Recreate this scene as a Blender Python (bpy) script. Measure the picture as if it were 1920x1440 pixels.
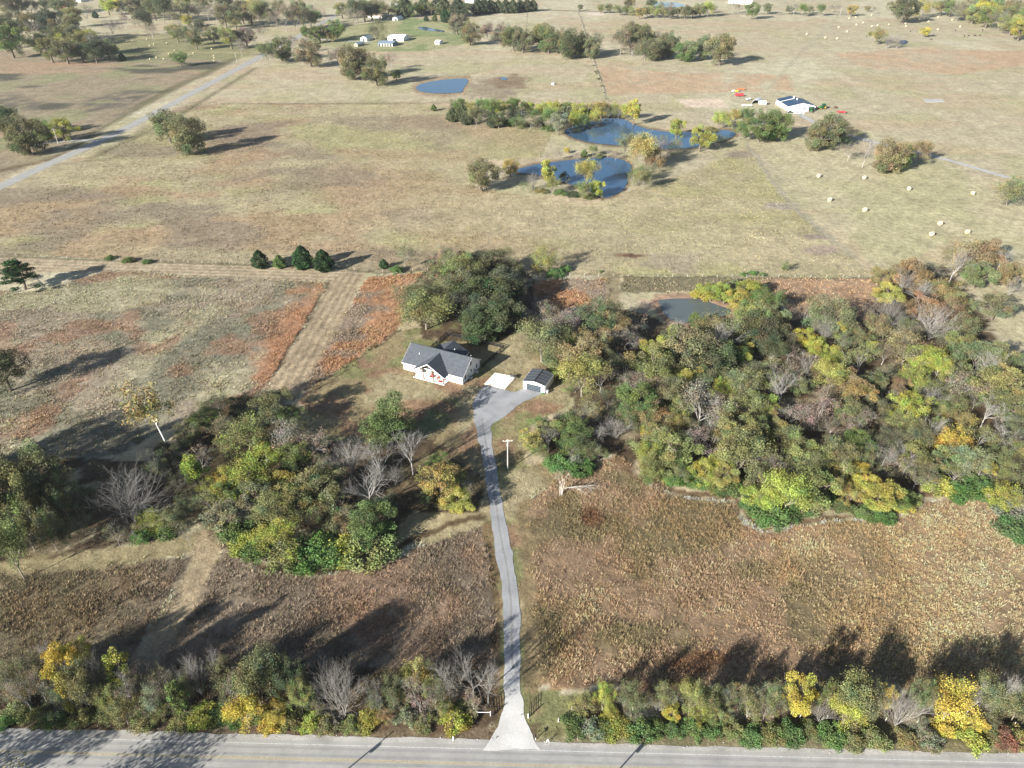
import bpy, bmesh, math, random
import numpy as np
from mathutils import Vector, Matrix

for o in list(bpy.data.objects):
    bpy.data.objects.remove(o, do_unlink=True)
scene = bpy.context.scene
COL = scene.collection
R = math.radians

# ------------------------------------------------------------------ camera, sky, sun, exposure
FPX, CAMH, YHOR = 1378.0, 130.0, -170.0          # focal length in photo pixels, drone height, horizon row
PITCH = math.atan((720 - YHOR) / FPX)
cam = bpy.data.cameras.new('camera')
cam.sensor_width = 36.0
cam.lens = FPX / 1920 * 36.0
cam.clip_start = 1.0
cam.clip_end = 20000
camo = bpy.data.objects.new('camera', cam)
COL.objects.link(camo)
camo.location = (0, 0, CAMH)
camo.rotation_euler = (math.pi / 2 - PITCH, 0, 0)
scene.camera = camo
SUN_EL, SUN_AZ = R(21.5), R(45)                  # shadows fall towards SUN_AZ, measured from +X
w = bpy.data.worlds.new('World')
scene.world = w
w.use_nodes = True
nt = w.node_tree
sky = nt.nodes.new('ShaderNodeTexSky')
sky.sky_type = 'NISHITA'
sky.sun_disc = False
sky.sun_elevation = SUN_EL
sky.sun_rotation = R(225)
sky.altitude = 250
sky.air_density = 1.0
sky.dust_density = 0.8
sky.ozone_density = 1.2
nt.links.new(sky.outputs[0], nt.nodes['Background'].inputs[0])
nt.nodes['Background'].inputs[1].default_value = 0.05
sun = bpy.data.lights.new('sun', 'SUN')
sun.energy = 5.0
sun.angle = R(0.53)
sun.color = (1.0, 0.955, 0.88)
suno = bpy.data.objects.new('sun', sun)
COL.objects.link(suno)
SUN_DIR = Vector((math.cos(SUN_EL) * math.cos(SUN_AZ), math.cos(SUN_EL) * math.sin(SUN_AZ), -math.sin(SUN_EL)))
suno.rotation_euler = SUN_DIR.to_track_quat('-Z', 'Y').to_euler()
suno.location = (-80, -80, 200)
scene.view_settings.view_transform = 'Standard'
scene.view_settings.look = 'None'
scene.view_settings.gamma = 1.0
scene.view_settings.use_curve_mapping = False
scene.view_settings.exposure = 1.6

# ------------------------------------------------------------------ photo survey -> ground coordinates
CT, ST = math.cos(PITCH), math.sin(PITCH)
def at(x, y, z=0.0):
    """photo pixel -> world point at height z"""
    u, v = (x - 960) / FPX, (y - 720) / FPX
    d = Vector((u, CT - v * ST, -ST - v * CT))
    t = (z - CAMH) / d.z
    return Vector((d.x * t, d.y * t, z))
def depth_at(P):
    return P[1] * CT - (P[2] - CAMH) * ST
def to_px(X, Y):
    zc = Y * CT + CAMH * ST
    dn = -Y * ST + CAMH * CT
    return 960 + FPX * X / zc, 720 + FPX * dn / zc

# ------------------------------------------------------------------ helpers
def tag(o, label=None, cat=None, group=None, kind=None):
    if label: o['label'] = label
    if cat: o['category'] = cat
    if group: o['group'] = group
    if kind: o['kind'] = kind
    return o
def empty(name, loc=(0, 0, 0), rz=0.0, scale=None):
    o = bpy.data.objects.new(name, None)
    o.empty_display_size = 0.5
    COL.objects.link(o)
    o.location = loc
    o.rotation_euler = (0, 0, rz)
    if scale: o.scale = scale
    return o
def link(name, me, mat=None, parent=None, color=None):
    o = bpy.data.objects.new(name, me)
    COL.objects.link(o)
    if mat is not None and not me.materials: me.materials.append(mat)
    if parent is not None: o.parent = parent
    if color: o.color = (*color, 1)
    return o
class MB:
    """collects shapes into one mesh"""
    def __init__(self): self.v = []; self.f = []
    def add(self, vs, fs):
        n = len(self.v)
        self.v += [tuple(p) for p in vs]
        self.f += [tuple(i + n for i in q) for q in fs]
        return self
    def box(self, x0, x1, y0, y1, z0, z1):
        return self.add([(x0, y0, z0), (x1, y0, z0), (x1, y1, z0), (x0, y1, z0), (x0, y0, z1), (x1, y0, z1), (x1, y1, z1), (x0, y1, z1)],
                        [(0, 3, 2, 1), (4, 5, 6, 7), (0, 1, 5, 4), (1, 2, 6, 5), (2, 3, 7, 6), (3, 0, 4, 7)])
    def prism(self, poly, d):
        """poly: 3D outline, d: extrusion vector"""
        n = len(poly); d = Vector(d)
        a = [Vector(p) for p in poly]; b = [p + d for p in a]
        return self.add(a + b, [tuple(range(n))[::-1], tuple(range(n, 2 * n))] + [(i, (i + 1) % n, n + (i + 1) % n, n + i) for i in range(n)])
    def tube(self, p0, p1, r0, r1=None, n=8, cap=True):
        r1 = r0 if r1 is None else r1
        p0, p1 = Vector(p0), Vector(p1)
        d = (p1 - p0).normalized()
        a = d.orthogonal().normalized(); b = d.cross(a)
        ring = [(a * math.cos(t) + b * math.sin(t)) for t in [2 * math.pi * i / n for i in range(n)]]
        vs = [p0 + q * r0 for q in ring] + [p1 + q * r1 for q in ring]
        fs = [(i, (i + 1) % n, n + (i + 1) % n, n + i) for i in range(n)]
        if cap: fs += [tuple(range(n))[::-1], tuple(range(n, 2 * n))]
        return self.add(vs, fs)
    def lathe(self, prof, p0, axis, n=16):
        """prof: list of (distance along axis, radius)"""
        p0 = Vector(p0); d = Vector(axis).normalized()
        a = d.orthogonal().normalized(); b = d.cross(a)
        m = len(prof); vs = []; fs = []
        for (t, r) in prof:
            for i in range(n):
                q = 2 * math.pi * i / n
                vs.append(p0 + d * t + (a * math.cos(q) + b * math.sin(q)) * r)
        for k in range(m - 1):
            for i in range(n):
                fs.append((k * n + i, k * n + (i + 1) % n, (k + 1) * n + (i + 1) % n, (k + 1) * n + i))
        fs += [tuple(range(n))[::-1], tuple(range((m - 1) * n, m * n))]
        return self.add(vs, fs)
    def mesh(self, name):
        me = bpy.data.meshes.new(name)
        me.from_pydata(self.v, [], self.f)
        bm = bmesh.new(); bm.from_mesh(me)
        bmesh.ops.recalc_face_normals(bm, faces=bm.faces)
        bm.to_mesh(me); bm.free()
        return me
    def build(self, name, mat, parent=None, color=None):
        return link(name, self.mesh(name), mat, parent, color)
def np_mesh(name, verts, quads=None, tris=None, smooth=False):
    me = bpy.data.meshes.new(name)
    verts = np.asarray(verts, np.float32)
    me.vertices.add(len(verts)); me.vertices.foreach_set('co', verts.ravel())
    faces = quads if quads is not None else tris
    k = 4 if quads is not None else 3
    faces = np.asarray(faces, np.int32)
    me.loops.add(faces.size); me.loops.foreach_set('vertex_index', faces.ravel())
    me.polygons.add(len(faces)); me.polygons.foreach_set('loop_start', np.arange(0, faces.size, k, dtype=np.int32))
    me.update(calc_edges=True)
    if smooth: me.polygons.foreach_set('use_smooth', np.ones(len(faces), bool))
    return me
def set_col(me, name, rgb):
    a = me.color_attributes.new(name, 'FLOAT_COLOR', 'POINT')
    rgba = np.ones((len(rgb), 4), np.float32); rgba[:, :3] = rgb
    a.data.foreach_set('color', rgba.ravel())

# ------------------------------------------------------------------ value noise in numpy
def vnoise(x, y, seed=0):
    xi = np.floor(x).astype(np.int64); yi = np.floor(y).astype(np.int64)
    fx = x - xi; fy = y - yi
    fx = fx * fx * (3 - 2 * fx); fy = fy * fy * (3 - 2 * fy)
    def h(a, b):
        n = (a * 374761393 + b * 668265263 + seed * 1442695041) & 0x7fffffff
        n = ((n ^ (n >> 13)) * 1274126177) & 0x7fffffff
        return ((n ^ (n >> 16)) & 0xffff) / 65535.0
    return (h(xi, yi) * (1 - fx) + h(xi + 1, yi) * fx) * (1 - fy) + (h(xi, yi + 1) * (1 - fx) + h(xi + 1, yi + 1) * fx) * fy
def fbm(x, y, scale, seed=0, octv=4):
    s = 0; a = 0.5; t = 0
    x = x / scale; y = y / scale
    for k in range(octv):
        s = s + a * vnoise(x, y, seed + 17 * k); t += a
        x = x * 2.03 + 11.3; y = y * 2.03 + 5.7; a *= 0.5
    return s / t
def sstep(a, b, x):
    t = np.clip((x - a) / (b - a), 0, 1); return t * t * (3 - 2 * t)
def inpoly(px, py, poly):
    m = np.zeros(px.shape, bool); n = len(poly); j = n - 1
    for i in range(n):
        xi, yi = poly[i]; xj, yj = poly[j]
        if yi != yj:
            c = ((yi > py) != (yj > py)) & (px < (xj - xi) * (py - yi) / (yj - yi) + xi)
            m ^= c
        j = i
    return m
def lin(r, g, b):
    def c(v):
        v /= 255
        return v / 12.92 if v <= 0.04045 else ((v + 0.055) / 1.055) ** 2.4
    return np.array([c(r), c(g), c(b)])

# ------------------------------------------------------------------ materials
def mat_new(name):
    m = bpy.data.materials.new(name); m.use_nodes = True
    return m, m.node_tree, m.node_tree.nodes['Principled BSDF']
def plain(name, rgb, rough=0.7, metal=0.0, var=0.12, scale=3.0, bump=0.0, spec=0.3):
    m, t, b = mat_new(name)
    tc = t.nodes.new('ShaderNodeTexCoord')
    n = t.nodes.new('ShaderNodeTexNoise'); n.inputs['Scale'].default_value = scale; n.inputs['Detail'].default_value = 5
    t.links.new(tc.outputs['Object'], n.inputs['Vector'])
    r = t.nodes.new('ShaderNodeMapRange')
    r.inputs['From Min'].default_value = 0.3; r.inputs['From Max'].default_value = 0.7
    r.inputs['To Min'].default_value = 1 - var; r.inputs['To Max'].default_value = 1 + var
    t.links.new(n.outputs['Fac'], r.inputs['Value'])
    mx = t.nodes.new('ShaderNodeMix'); mx.data_type = 'RGBA'; mx.blend_type = 'MULTIPLY'; mx.inputs[0].default_value = 1
    mx.inputs[6].default_value = (*rgb, 1)
    t.links.new(r.outputs[0], mx.inputs[7])
    t.links.new(mx.outputs[2], b.inputs['Base Color'])
    b.inputs['Roughness'].default_value = rough; b.inputs['Metallic'].default_value = metal
    b.inputs['Specular IOR Level'].default_value = spec
    if bump:
        bp = t.nodes.new('ShaderNodeBump'); bp.inputs['Strength'].default_value = bump; bp.inputs['Distance'].default_value = 0.05
        t.links.new(n.outputs['Fac'], bp.inputs['Height']); t.links.new(bp.outputs[0], b.inputs['Normal'])
    return m
def ground_mat(name, bump=0.45, dist=0.8, fine=1.6, contrast=0.3):
    """vertex colour times world-space noise at two sizes, with relief"""
    m, t, b = mat_new(name)
    geo = t.nodes.new('ShaderNodeNewGeometry')
    at_ = t.nodes.new('ShaderNodeAttribute'); at_.attribute_name = 'col'
    def noise(sc, det, ro, st=(1, 1, 1)):
        n = t.nodes.new('ShaderNodeTexNoise'); n.inputs['Scale'].default_value = sc; n.inputs['Detail'].default_value = det; n.inputs['Roughness'].default_value = ro
        mp = t.nodes.new('ShaderNodeMapping'); mp.inputs['Scale'].default_value = st
        t.links.new(geo.outputs['Position'], mp.inputs[0]); t.links.new(mp.outputs[0], n.inputs['Vector']); return n
    n1 = noise(fine, 5, .7); n2 = noise(.42, 5, .68, (1, .8, 1)); n3 = noise(.1, 7, .66, (1, .7, 1))
    def mr(src, lo, hi, a=.3, b=.7):
        r = t.nodes.new('ShaderNodeMapRange'); r.inputs['From Min'].default_value = a; r.inputs['From Max'].default_value = b
        r.inputs['To Min'].default_value = lo; r.inputs['To Max'].default_value = hi
        t.links.new(src.outputs['Fac'], r.inputs['Value']); return r
    rs = [mr(n1, 1 - contrast, 1 + contrast), mr(n2, .66, 1.3), mr(n3, .8, 1.2)]
    ml = None
    for r in rs:
        if ml is None: ml = r; continue
        q = t.nodes.new('ShaderNodeMath'); q.operation = 'MULTIPLY'; t.links.new(ml.outputs[0], q.inputs[0]); t.links.new(r.outputs[0], q.inputs[1]); ml = q
    mx = t.nodes.new('ShaderNodeMix'); mx.data_type = 'RGBA'; mx.blend_type = 'MULTIPLY'; mx.inputs[0].default_value = 1
    t.links.new(at_.outputs['Color'], mx.inputs[6]); t.links.new(ml.outputs[0], mx.inputs[7])
    t.links.new(mx.outputs[2], b.inputs['Base Color'])
    b.inputs['Roughness'].default_value = 0.95; b.inputs['Specular IOR Level'].default_value = 0.05
    ad = t.nodes.new('ShaderNodeMath'); ad.operation = 'MULTIPLY_ADD'; t.links.new(n1.outputs['Fac'], ad.inputs[0]); ad.inputs[1].default_value = .35; t.links.new(n2.outputs['Fac'], ad.inputs[2])
    bp = t.nodes.new('ShaderNodeBump'); bp.inputs['Strength'].default_value = bump; bp.inputs['Distance'].default_value = dist
    t.links.new(ad.outputs[0], bp.inputs['Height']); t.links.new(bp.outputs[0], b.inputs['Normal'])
    return m
def foliage_mat(name, transl=0.2):
    """object colour times the leaf tint stored on the crown"""
    m, t, b = mat_new(name)
    oi = t.nodes.new('ShaderNodeObjectInfo')
    a = t.nodes.new('ShaderNodeAttribute'); a.attribute_name = 'tint'
    mx = t.nodes.new('ShaderNodeMix'); mx.data_type = 'RGBA'; mx.blend_type = 'MULTIPLY'; mx.inputs[0].default_value = 1
    t.links.new(oi.outputs['Color'], mx.inputs[6]); t.links.new(a.outputs['Color'], mx.inputs[7])
    d = t.nodes.new('ShaderNodeBsdfDiffuse'); tr = t.nodes.new('ShaderNodeBsdfTranslucent')
    t.links.new(mx.outputs[2], d.inputs[0]); t.links.new(mx.outputs[2], tr.inputs[0])
    ms = t.nodes.new('ShaderNodeMixShader'); ms.inputs[0].default_value = transl
    t.links.new(d.outputs[0], ms.inputs[1]); t.links.new(tr.outputs[0], ms.inputs[2])
    t.links.new(ms.outputs[0], t.nodes['Material Output'].inputs[0])
    t.nodes.remove(b)
    return m
def tuft_mat(name):
    m, t, b = mat_new(name)
    a = t.nodes.new('ShaderNodeAttribute'); a.attribute_name = 'col'
    d = t.nodes.new('ShaderNodeBsdfDiffuse'); tr = t.nodes.new('ShaderNodeBsdfTranslucent')
    t.links.new(a.outputs['Color'], d.inputs[0]); t.links.new(a.outputs['Color'], tr.inputs[0])
    ms = t.nodes.new('ShaderNodeMixShader'); ms.inputs[0].default_value = 0.25
    t.links.new(d.outputs[0], ms.inputs[1]); t.links.new(tr.outputs[0], ms.inputs[2])
    t.links.new(ms.outputs[0], t.nodes['Material Output'].inputs[0]); t.nodes.remove(b)
    return m
def bark_mat(name):
    m, t, b = mat_new(name)
    oi = t.nodes.new('ShaderNodeObjectInfo')
    tc = t.nodes.new('ShaderNodeTexCoord')
    n = t.nodes.new('ShaderNodeTexNoise'); n.inputs['Scale'].default_value = 1.3; n.inputs['Detail'].default_value = 4
    t.links.new(tc.outputs['Object'], n.inputs['Vector'])
    r = t.nodes.new('ShaderNodeMapRange'); r.inputs['From Min'].default_value = .3; r.inputs['From Max'].default_value = .7
    r.inputs['To Min'].default_value = .65; r.inputs['To Max'].default_value = 1.25
    t.links.new(n.outputs['Fac'], r.inputs['Value'])
    mx = t.nodes.new('ShaderNodeMix'); mx.data_type = 'RGBA'; mx.blend_type = 'MULTIPLY'; mx.inputs[0].default_value = 1
    t.links.new(oi.outputs['Color'], mx.inputs[6]); t.links.new(r.outputs[0], mx.inputs[7])
    t.links.new(mx.outputs[2], b.inputs['Base Color']); b.inputs['Roughness'].default_value = 0.9; b.inputs['Specular IOR Level'].default_value = 0.1
    return m
def wave_mat(name, rgb, axis, scale, depth, rough=0.7, var=0.12, metal=0.0, dark=0.0):
    """regular courses (siding laps, shingle courses, door grooves) as fine relief"""
    m, t, b = mat_new(name)
    tc = t.nodes.new('ShaderNodeTexCoord')
    wv = t.nodes.new('ShaderNodeTexWave'); wv.bands_direction = axis; wv.wave_profile = 'SAW'; wv.inputs['Scale'].default_value = scale
    n = t.nodes.new('ShaderNodeTexNoise'); n.inputs['Scale'].default_value = 1.1; n.inputs['Detail'].default_value = 8; n.inputs['Roughness'].default_value = .7
    for q in (wv, n): t.links.new(tc.outputs['Object'], q.inputs['Vector'])
    r = t.nodes.new('ShaderNodeMapRange'); r.inputs['From Min'].default_value = .3; r.inputs['From Max'].default_value = .7
    r.inputs['To Min'].default_value = 1 - var; r.inputs['To Max'].default_value = 1 + var
    t.links.new(n.outputs['Fac'], r.inputs['Value'])
    mx = t.nodes.new('ShaderNodeMix'); mx.data_type = 'RGBA'; mx.blend_type = 'MULTIPLY'; mx.inputs[0].default_value = 1
    mx.inputs[6].default_value = (*rgb, 1); t.links.new(r.outputs[0], mx.inputs[7])
    t.links.new(mx.outputs[2], b.inputs['Base Color'])
    b.inputs['Roughness'].default_value = rough; b.inputs['Metallic'].default_value = metal; b.inputs['Specular IOR Level'].default_value = 0.3
    bp = t.nodes.new('ShaderNodeBump'); bp.inputs['Strength'].default_value = 0.6; bp.inputs['Distance'].default_value = depth
    t.links.new(wv.outputs['Fac'], bp.inputs['Height']); t.links.new(bp.outputs[0], b.inputs['Normal'])
    return m
def water_mat(name, rgb, rough=0.04):
    m, t, b = mat_new(name)
    b.inputs['Base Color'].default_value = (*rgb, 1); b.inputs['Roughness'].default_value = rough
    b.inputs['IOR'].default_value = 1.33; b.inputs['Specular IOR Level'].default_value = 0.5
    geo = t.nodes.new('ShaderNodeNewGeometry')
    n = t.nodes.new('ShaderNodeTexNoise'); n.inputs['Scale'].default_value = 0.9; n.inputs['Detail'].default_value = 3
    t.links.new(geo.outputs['Position'], n.inputs['Vector'])
    bp = t.nodes.new('ShaderNodeBump'); bp.inputs['Strength'].default_value = 0.05; bp.inputs['Distance'].default_value = 0.1
    t.links.new(n.outputs['Fac'], bp.inputs['Height']); t.links.new(bp.outputs[0], b.inputs['Normal'])
    return m

M = {}
M['ground'] = ground_mat('dry_grass_ground')
M['tuft'] = tuft_mat('dry_grass_blades')
M['leaf'] = foliage_mat('leaves')
M['bark'] = bark_mat('bark')
M['white'] = wave_mat('white_siding', (.78, .78, .76), 'Z', 4.0, 0.01, 0.6, 0.03)
M['trim'] = plain('white_trim', (.8, .8, .78), 0.5, var=0.03)
M['shingle'] = wave_mat('charcoal_shingles', (.062, .07, .082), 'Y', 5.0, 0.02, 0.85, 0.28)
M['shingle_side'] = wave_mat('charcoal_shingles_side', (.062, .07, .082), 'X', 5.0, 0.02, 0.85, 0.28)
M['glass'] = plain('window_glass', (.02, .025, .03), 0.08, var=0.05, spec=0.6)
M['dark'] = plain('dark_metal', (.02, .02, .022), 0.5)
M['brown'] = plain('brown_timber', (.09, .05, .03), 0.7)
M['concrete'] = plain('pale_concrete', (.7, .65, .57), 0.85, var=0.07, scale=.6)
M['steel_roof'] = plain('charcoal_steel_roof', (.06, .068, .08), 0.45, var=0.06, metal=0.0, spec=0.5)
M['steel_cap'] = plain('black_steel_cap', (.02, .022, .026), 0.45, var=0.06)
M['white_steel'] = plain('white_steel_wall', (.75, .75, .74), 0.5, var=0.03)
M['red'] = plain('red_paint', (.3, .035, .045), 0.5)
M['wood_pole'] = plain('weathered_pole_wood', (.42, .39, .35), 0.85, var=0.15, scale=6)
M['galv'] = plain('galvanised_metal', (.5, .52, .54), 0.4, metal=0.3)
M['hay'] = plain('hay', (.4, .34, .215), 0.95, var=0.25, scale=9, bump=.5)
M['bluegrey_roof'] = plain('blue_grey_metal_roof', (.17, .23, .28), 0.45, var=0.06)
M['navy_roof'] = plain('navy_metal_roof', (.025, .05, .09), 0.45, var=0.06)
M['tan_roof'] = plain('tan_shingle_roof', (.3, .25, .2), 0.9, var=0.15)
M['barn_red'] = plain('barn_red_boards', (.3, .05, .05), 0.8, var=0.15)
M['rubber'] = plain('black_rubber', (.015, .015, .015), 0.9)
M['green_paint'] = plain('green_machine_paint', (.01, .16, .04), 0.45)
M['orange_paint'] = plain('orange_machine_paint', (.42, .13, .06), 0.5)
M['yellow_paint'] = plain('yellow_paint', (.6, .4, .03), 0.5)
M['asphalt_pale'] = plain('sun_bleached_pavement', (.33, .325, .315), 0.92, var=0.1, scale=.5)
M['line_white'] = plain('worn_white_line', (.42, .415, .4), 0.8, var=0.3, scale=2.5)
M['line_yellow'] = plain('worn_yellow_line', (.34, .28, .15), 0.8, var=0.3, scale=2.5)
M['rock'] = plain('pale_limestone', (.33, .31, .285), 0.95, var=0.2)
M['hide'] = plain('black_hide', (.015, .013, .012), 0.7)

# ------------------------------------------------------------------ land cover, surveyed from the photo (photo-pixel outlines, draped on flat ground)
KALB = 1.75
def T(r, g, b, sat=.68):
    L = .3 * r + .59 * g + .11 * b
    return lin(*[min(255, (L + (v - L) * sat) * k) for v, k in ((r, 1.045), (g, 1.047), (b, 1.03))]) / KALB
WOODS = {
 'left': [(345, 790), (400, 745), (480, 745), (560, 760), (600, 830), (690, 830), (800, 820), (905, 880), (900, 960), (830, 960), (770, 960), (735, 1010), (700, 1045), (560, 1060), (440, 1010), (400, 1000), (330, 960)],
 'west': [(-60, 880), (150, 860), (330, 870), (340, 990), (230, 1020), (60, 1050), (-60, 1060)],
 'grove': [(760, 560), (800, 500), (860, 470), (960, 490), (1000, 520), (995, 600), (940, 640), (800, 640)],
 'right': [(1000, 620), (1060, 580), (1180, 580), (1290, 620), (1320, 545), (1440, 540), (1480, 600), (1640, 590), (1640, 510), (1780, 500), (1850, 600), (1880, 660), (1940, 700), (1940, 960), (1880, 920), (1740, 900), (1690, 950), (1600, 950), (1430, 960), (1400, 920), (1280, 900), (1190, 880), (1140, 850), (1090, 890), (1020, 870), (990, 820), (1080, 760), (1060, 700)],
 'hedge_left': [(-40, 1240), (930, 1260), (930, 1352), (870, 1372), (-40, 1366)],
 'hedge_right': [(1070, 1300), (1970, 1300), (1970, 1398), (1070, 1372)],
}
Z_TALL_RIGHT = [(985, 945), (1060, 890), (1125, 868), (1160, 850), (1195, 888), (1215, 910), (1290, 938), (1375, 945), (1390, 980), (1425, 1000), (1520, 985), (1700, 970), (1735, 940), (1870, 930), (1960, 1010), (1990, 1290), (1250, 1290), (1010, 1290)]
Z_TALL_LEFT = [(-60, 1075), (330, 1050), (360, 1045), (300, 1150), (240, 1245), (290, 1245), (360, 1140), (425, 1015), (450, 1050), (500, 1074), (600, 1080), (710, 1062), (800, 1025), (910, 985), (922, 1100), (930, 1330), (-60, 1330)]
Z_ROUGH = [(-60, 545), (60, 548), (200, 508), (400, 520), (610, 530), (590, 575), (510, 705), (480, 760), (300, 810), (230, 850), (-60, 900)]
Z_RUST = [(690, 520), (800, 512), (830, 500), (870, 520), (780, 570), (740, 622), (640, 690), (560, 748), (590, 690), (640, 600)]
Z_RUST2 = [(1000, 525), (1145, 522), (1145, 575), (1060, 585), (1010, 600), (990, 570)]
Z_POND_FIELD = [(1165, 518), (1640, 522), (1640, 590), (1480, 600), (1460, 550), (1300, 545), (1165, 550)]
STRIP_H = [(-60, 478), (150, 486), (640, 503), (685, 512), (640, 528), (300, 519), (200, 508), (100, 510), (-60, 520)]
STRIP_V = [(640, 514), (685, 512), (640, 602), (590, 690), (555, 750), (480, 760), (515, 700), (595, 572), (612, 530)]
LAWN = [(742, 622), (830, 600), (1000, 590), (1070, 620), (1070, 760), (990, 800), (985, 870), (1040, 870), (1060, 890), (985, 945), (1012, 1290), (1070, 1300), (1070, 1372), (1000, 1395), (910, 1395), (930, 1330), (910, 985), (800, 1025), (735, 1010), (690, 830), (600, 830), (560, 748), (640, 690)]
NW = [(-400, 92), (100, 96), (440, 110), (300, 180), (150, 262), (-5, 342), (-400, 520)]
BALE_FIELD = [(-200, 92), (0, 90), (110, 103), (200, 108), (440, 112), (500, 95), (430, 75), (300, 64), (215, 68), (190, 96), (90, 101), (0, 86), (-200, 80)]
HAYFIELD = [(1415, 275), (1500, 250), (1560, 275), (1700, 300), (1960, 360), (2400, 420), (2400, 640), (1880, 640), (1850, 560), (1800, 440), (1650, 515), (1560, 400)]
PASTURE = [(-60, 368), (190, 280), (350, 194), (780, 190), (1040, 245), (1010, 300), (900, 300), (880, 350), (1100, 385), (1270, 330), (1400, 280), (1500, 400), (1640, 522), (1165, 516), (680, 510), (150, 484), (-60, 476)]
ORANGE = [(1122, 125), (1280, 138), (1340, 137), (1480, 140), (1490, 172), (1380, 172), (1140, 178)]
ORANGE2 = [(1560, 100), (1700, 92), (1980, 96), (1980, 112), (1800, 140), (1640, 130)]
SAND = [(1268, 186), (1350, 186), (1366, 200), (1290, 202)]
SAND2 = [(1100, 24), (1132, 24), (1130, 29), (1104, 29)]
FARM_LAWN = [(560, 82), (640, 50), (700, 42), (760, 32), (860, 42), (880, 80), (800, 96), (690, 96)]
PATHS = [([(424, 1008), (440, 1035), (500, 1064), (600, 1072), (700, 1054), (755, 1020), (830, 985), (905, 968)], 11, (124, 100, 68)),
         ([(1150, 862), (1200, 898), (1290, 926), (1375, 932), (1398, 965), (1428, 988), (1520, 974), (1690, 956), (1725, 925), (1800, 920), (1862, 922), (1905, 980), (1960, 1040)], 11, (150, 118, 82)),
         ([(-30, 1062), (160, 1050), (330, 1025), (400, 1005)], 36, (164, 146, 100)),
         ([(400, 1005), (370, 1075), (330, 1150), (270, 1245)], 44, (184, 158, 118)),
         ([(982, 950), (990, 1100), (1000, 1290)], 26, (150, 126, 84)),
         ([(915, 985), (930, 1100), (938, 1330)], 18, (140, 112, 72)),
         ([(1147, 520), (1150, 580)], 26, (170, 150, 108)),
         ([(1400, 270), (1450, 340), (1500, 400), (1560, 450), (1600, 480)], 9, (180, 168, 136)),
         ([(1573, 30), (1500, 100), (1440, 165)], 5, (188, 178, 144))]
DIRT = [((1540, 470), 38, 12, (176, 152, 132)), ((1270, 490), 60, 22, (176, 158, 128)), ((1180, 479), 30, 5, (120, 70, 52)),
        ((1105, 975), 28, 20, (118, 74, 48)), ((820, 760), 30, 14, (150, 112, 82)), ((1215, 570), 26, 12, (205, 168, 138)), ((1325, 1245), 70, 24, (120, 80, 50)),
        ((930, 165), 60, 24, (160, 138, 112)), ((1360, 215), 70, 14, (188, 172, 140)), ((1390, 290), 36, 8, (150, 134, 116)), ((960, 152), 40, 14, (150, 122, 92)), ((1245, 1290), 80, 12, (120, 84, 54)),
        ((40, 905), 60, 26, (96, 80, 58)), ((1470, 385), 40, 7, (170, 155, 140)), ((1530, 445), 30, 5, (150, 130, 122))]
def mixc(c, m, col):
    return c * (1 - m[:, None]) + np.asarray(col)[None, :] * m[:, None]
def seg_dist(px, py, pts):
    d = np.full(px.shape, 1e9)
    for (x0, y0), (x1, y1) in zip(pts[:-1], pts[1:]):
        dx, dy = x1 - x0, y1 - y0; L = dx * dx + dy * dy
        t = np.clip(((px - x0) * dx + (py - y0) * dy) / L, 0, 1)
        d = np.minimum(d, np.hypot(px - x0 - t * dx, py - y0 - t * dy))
    return d
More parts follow.
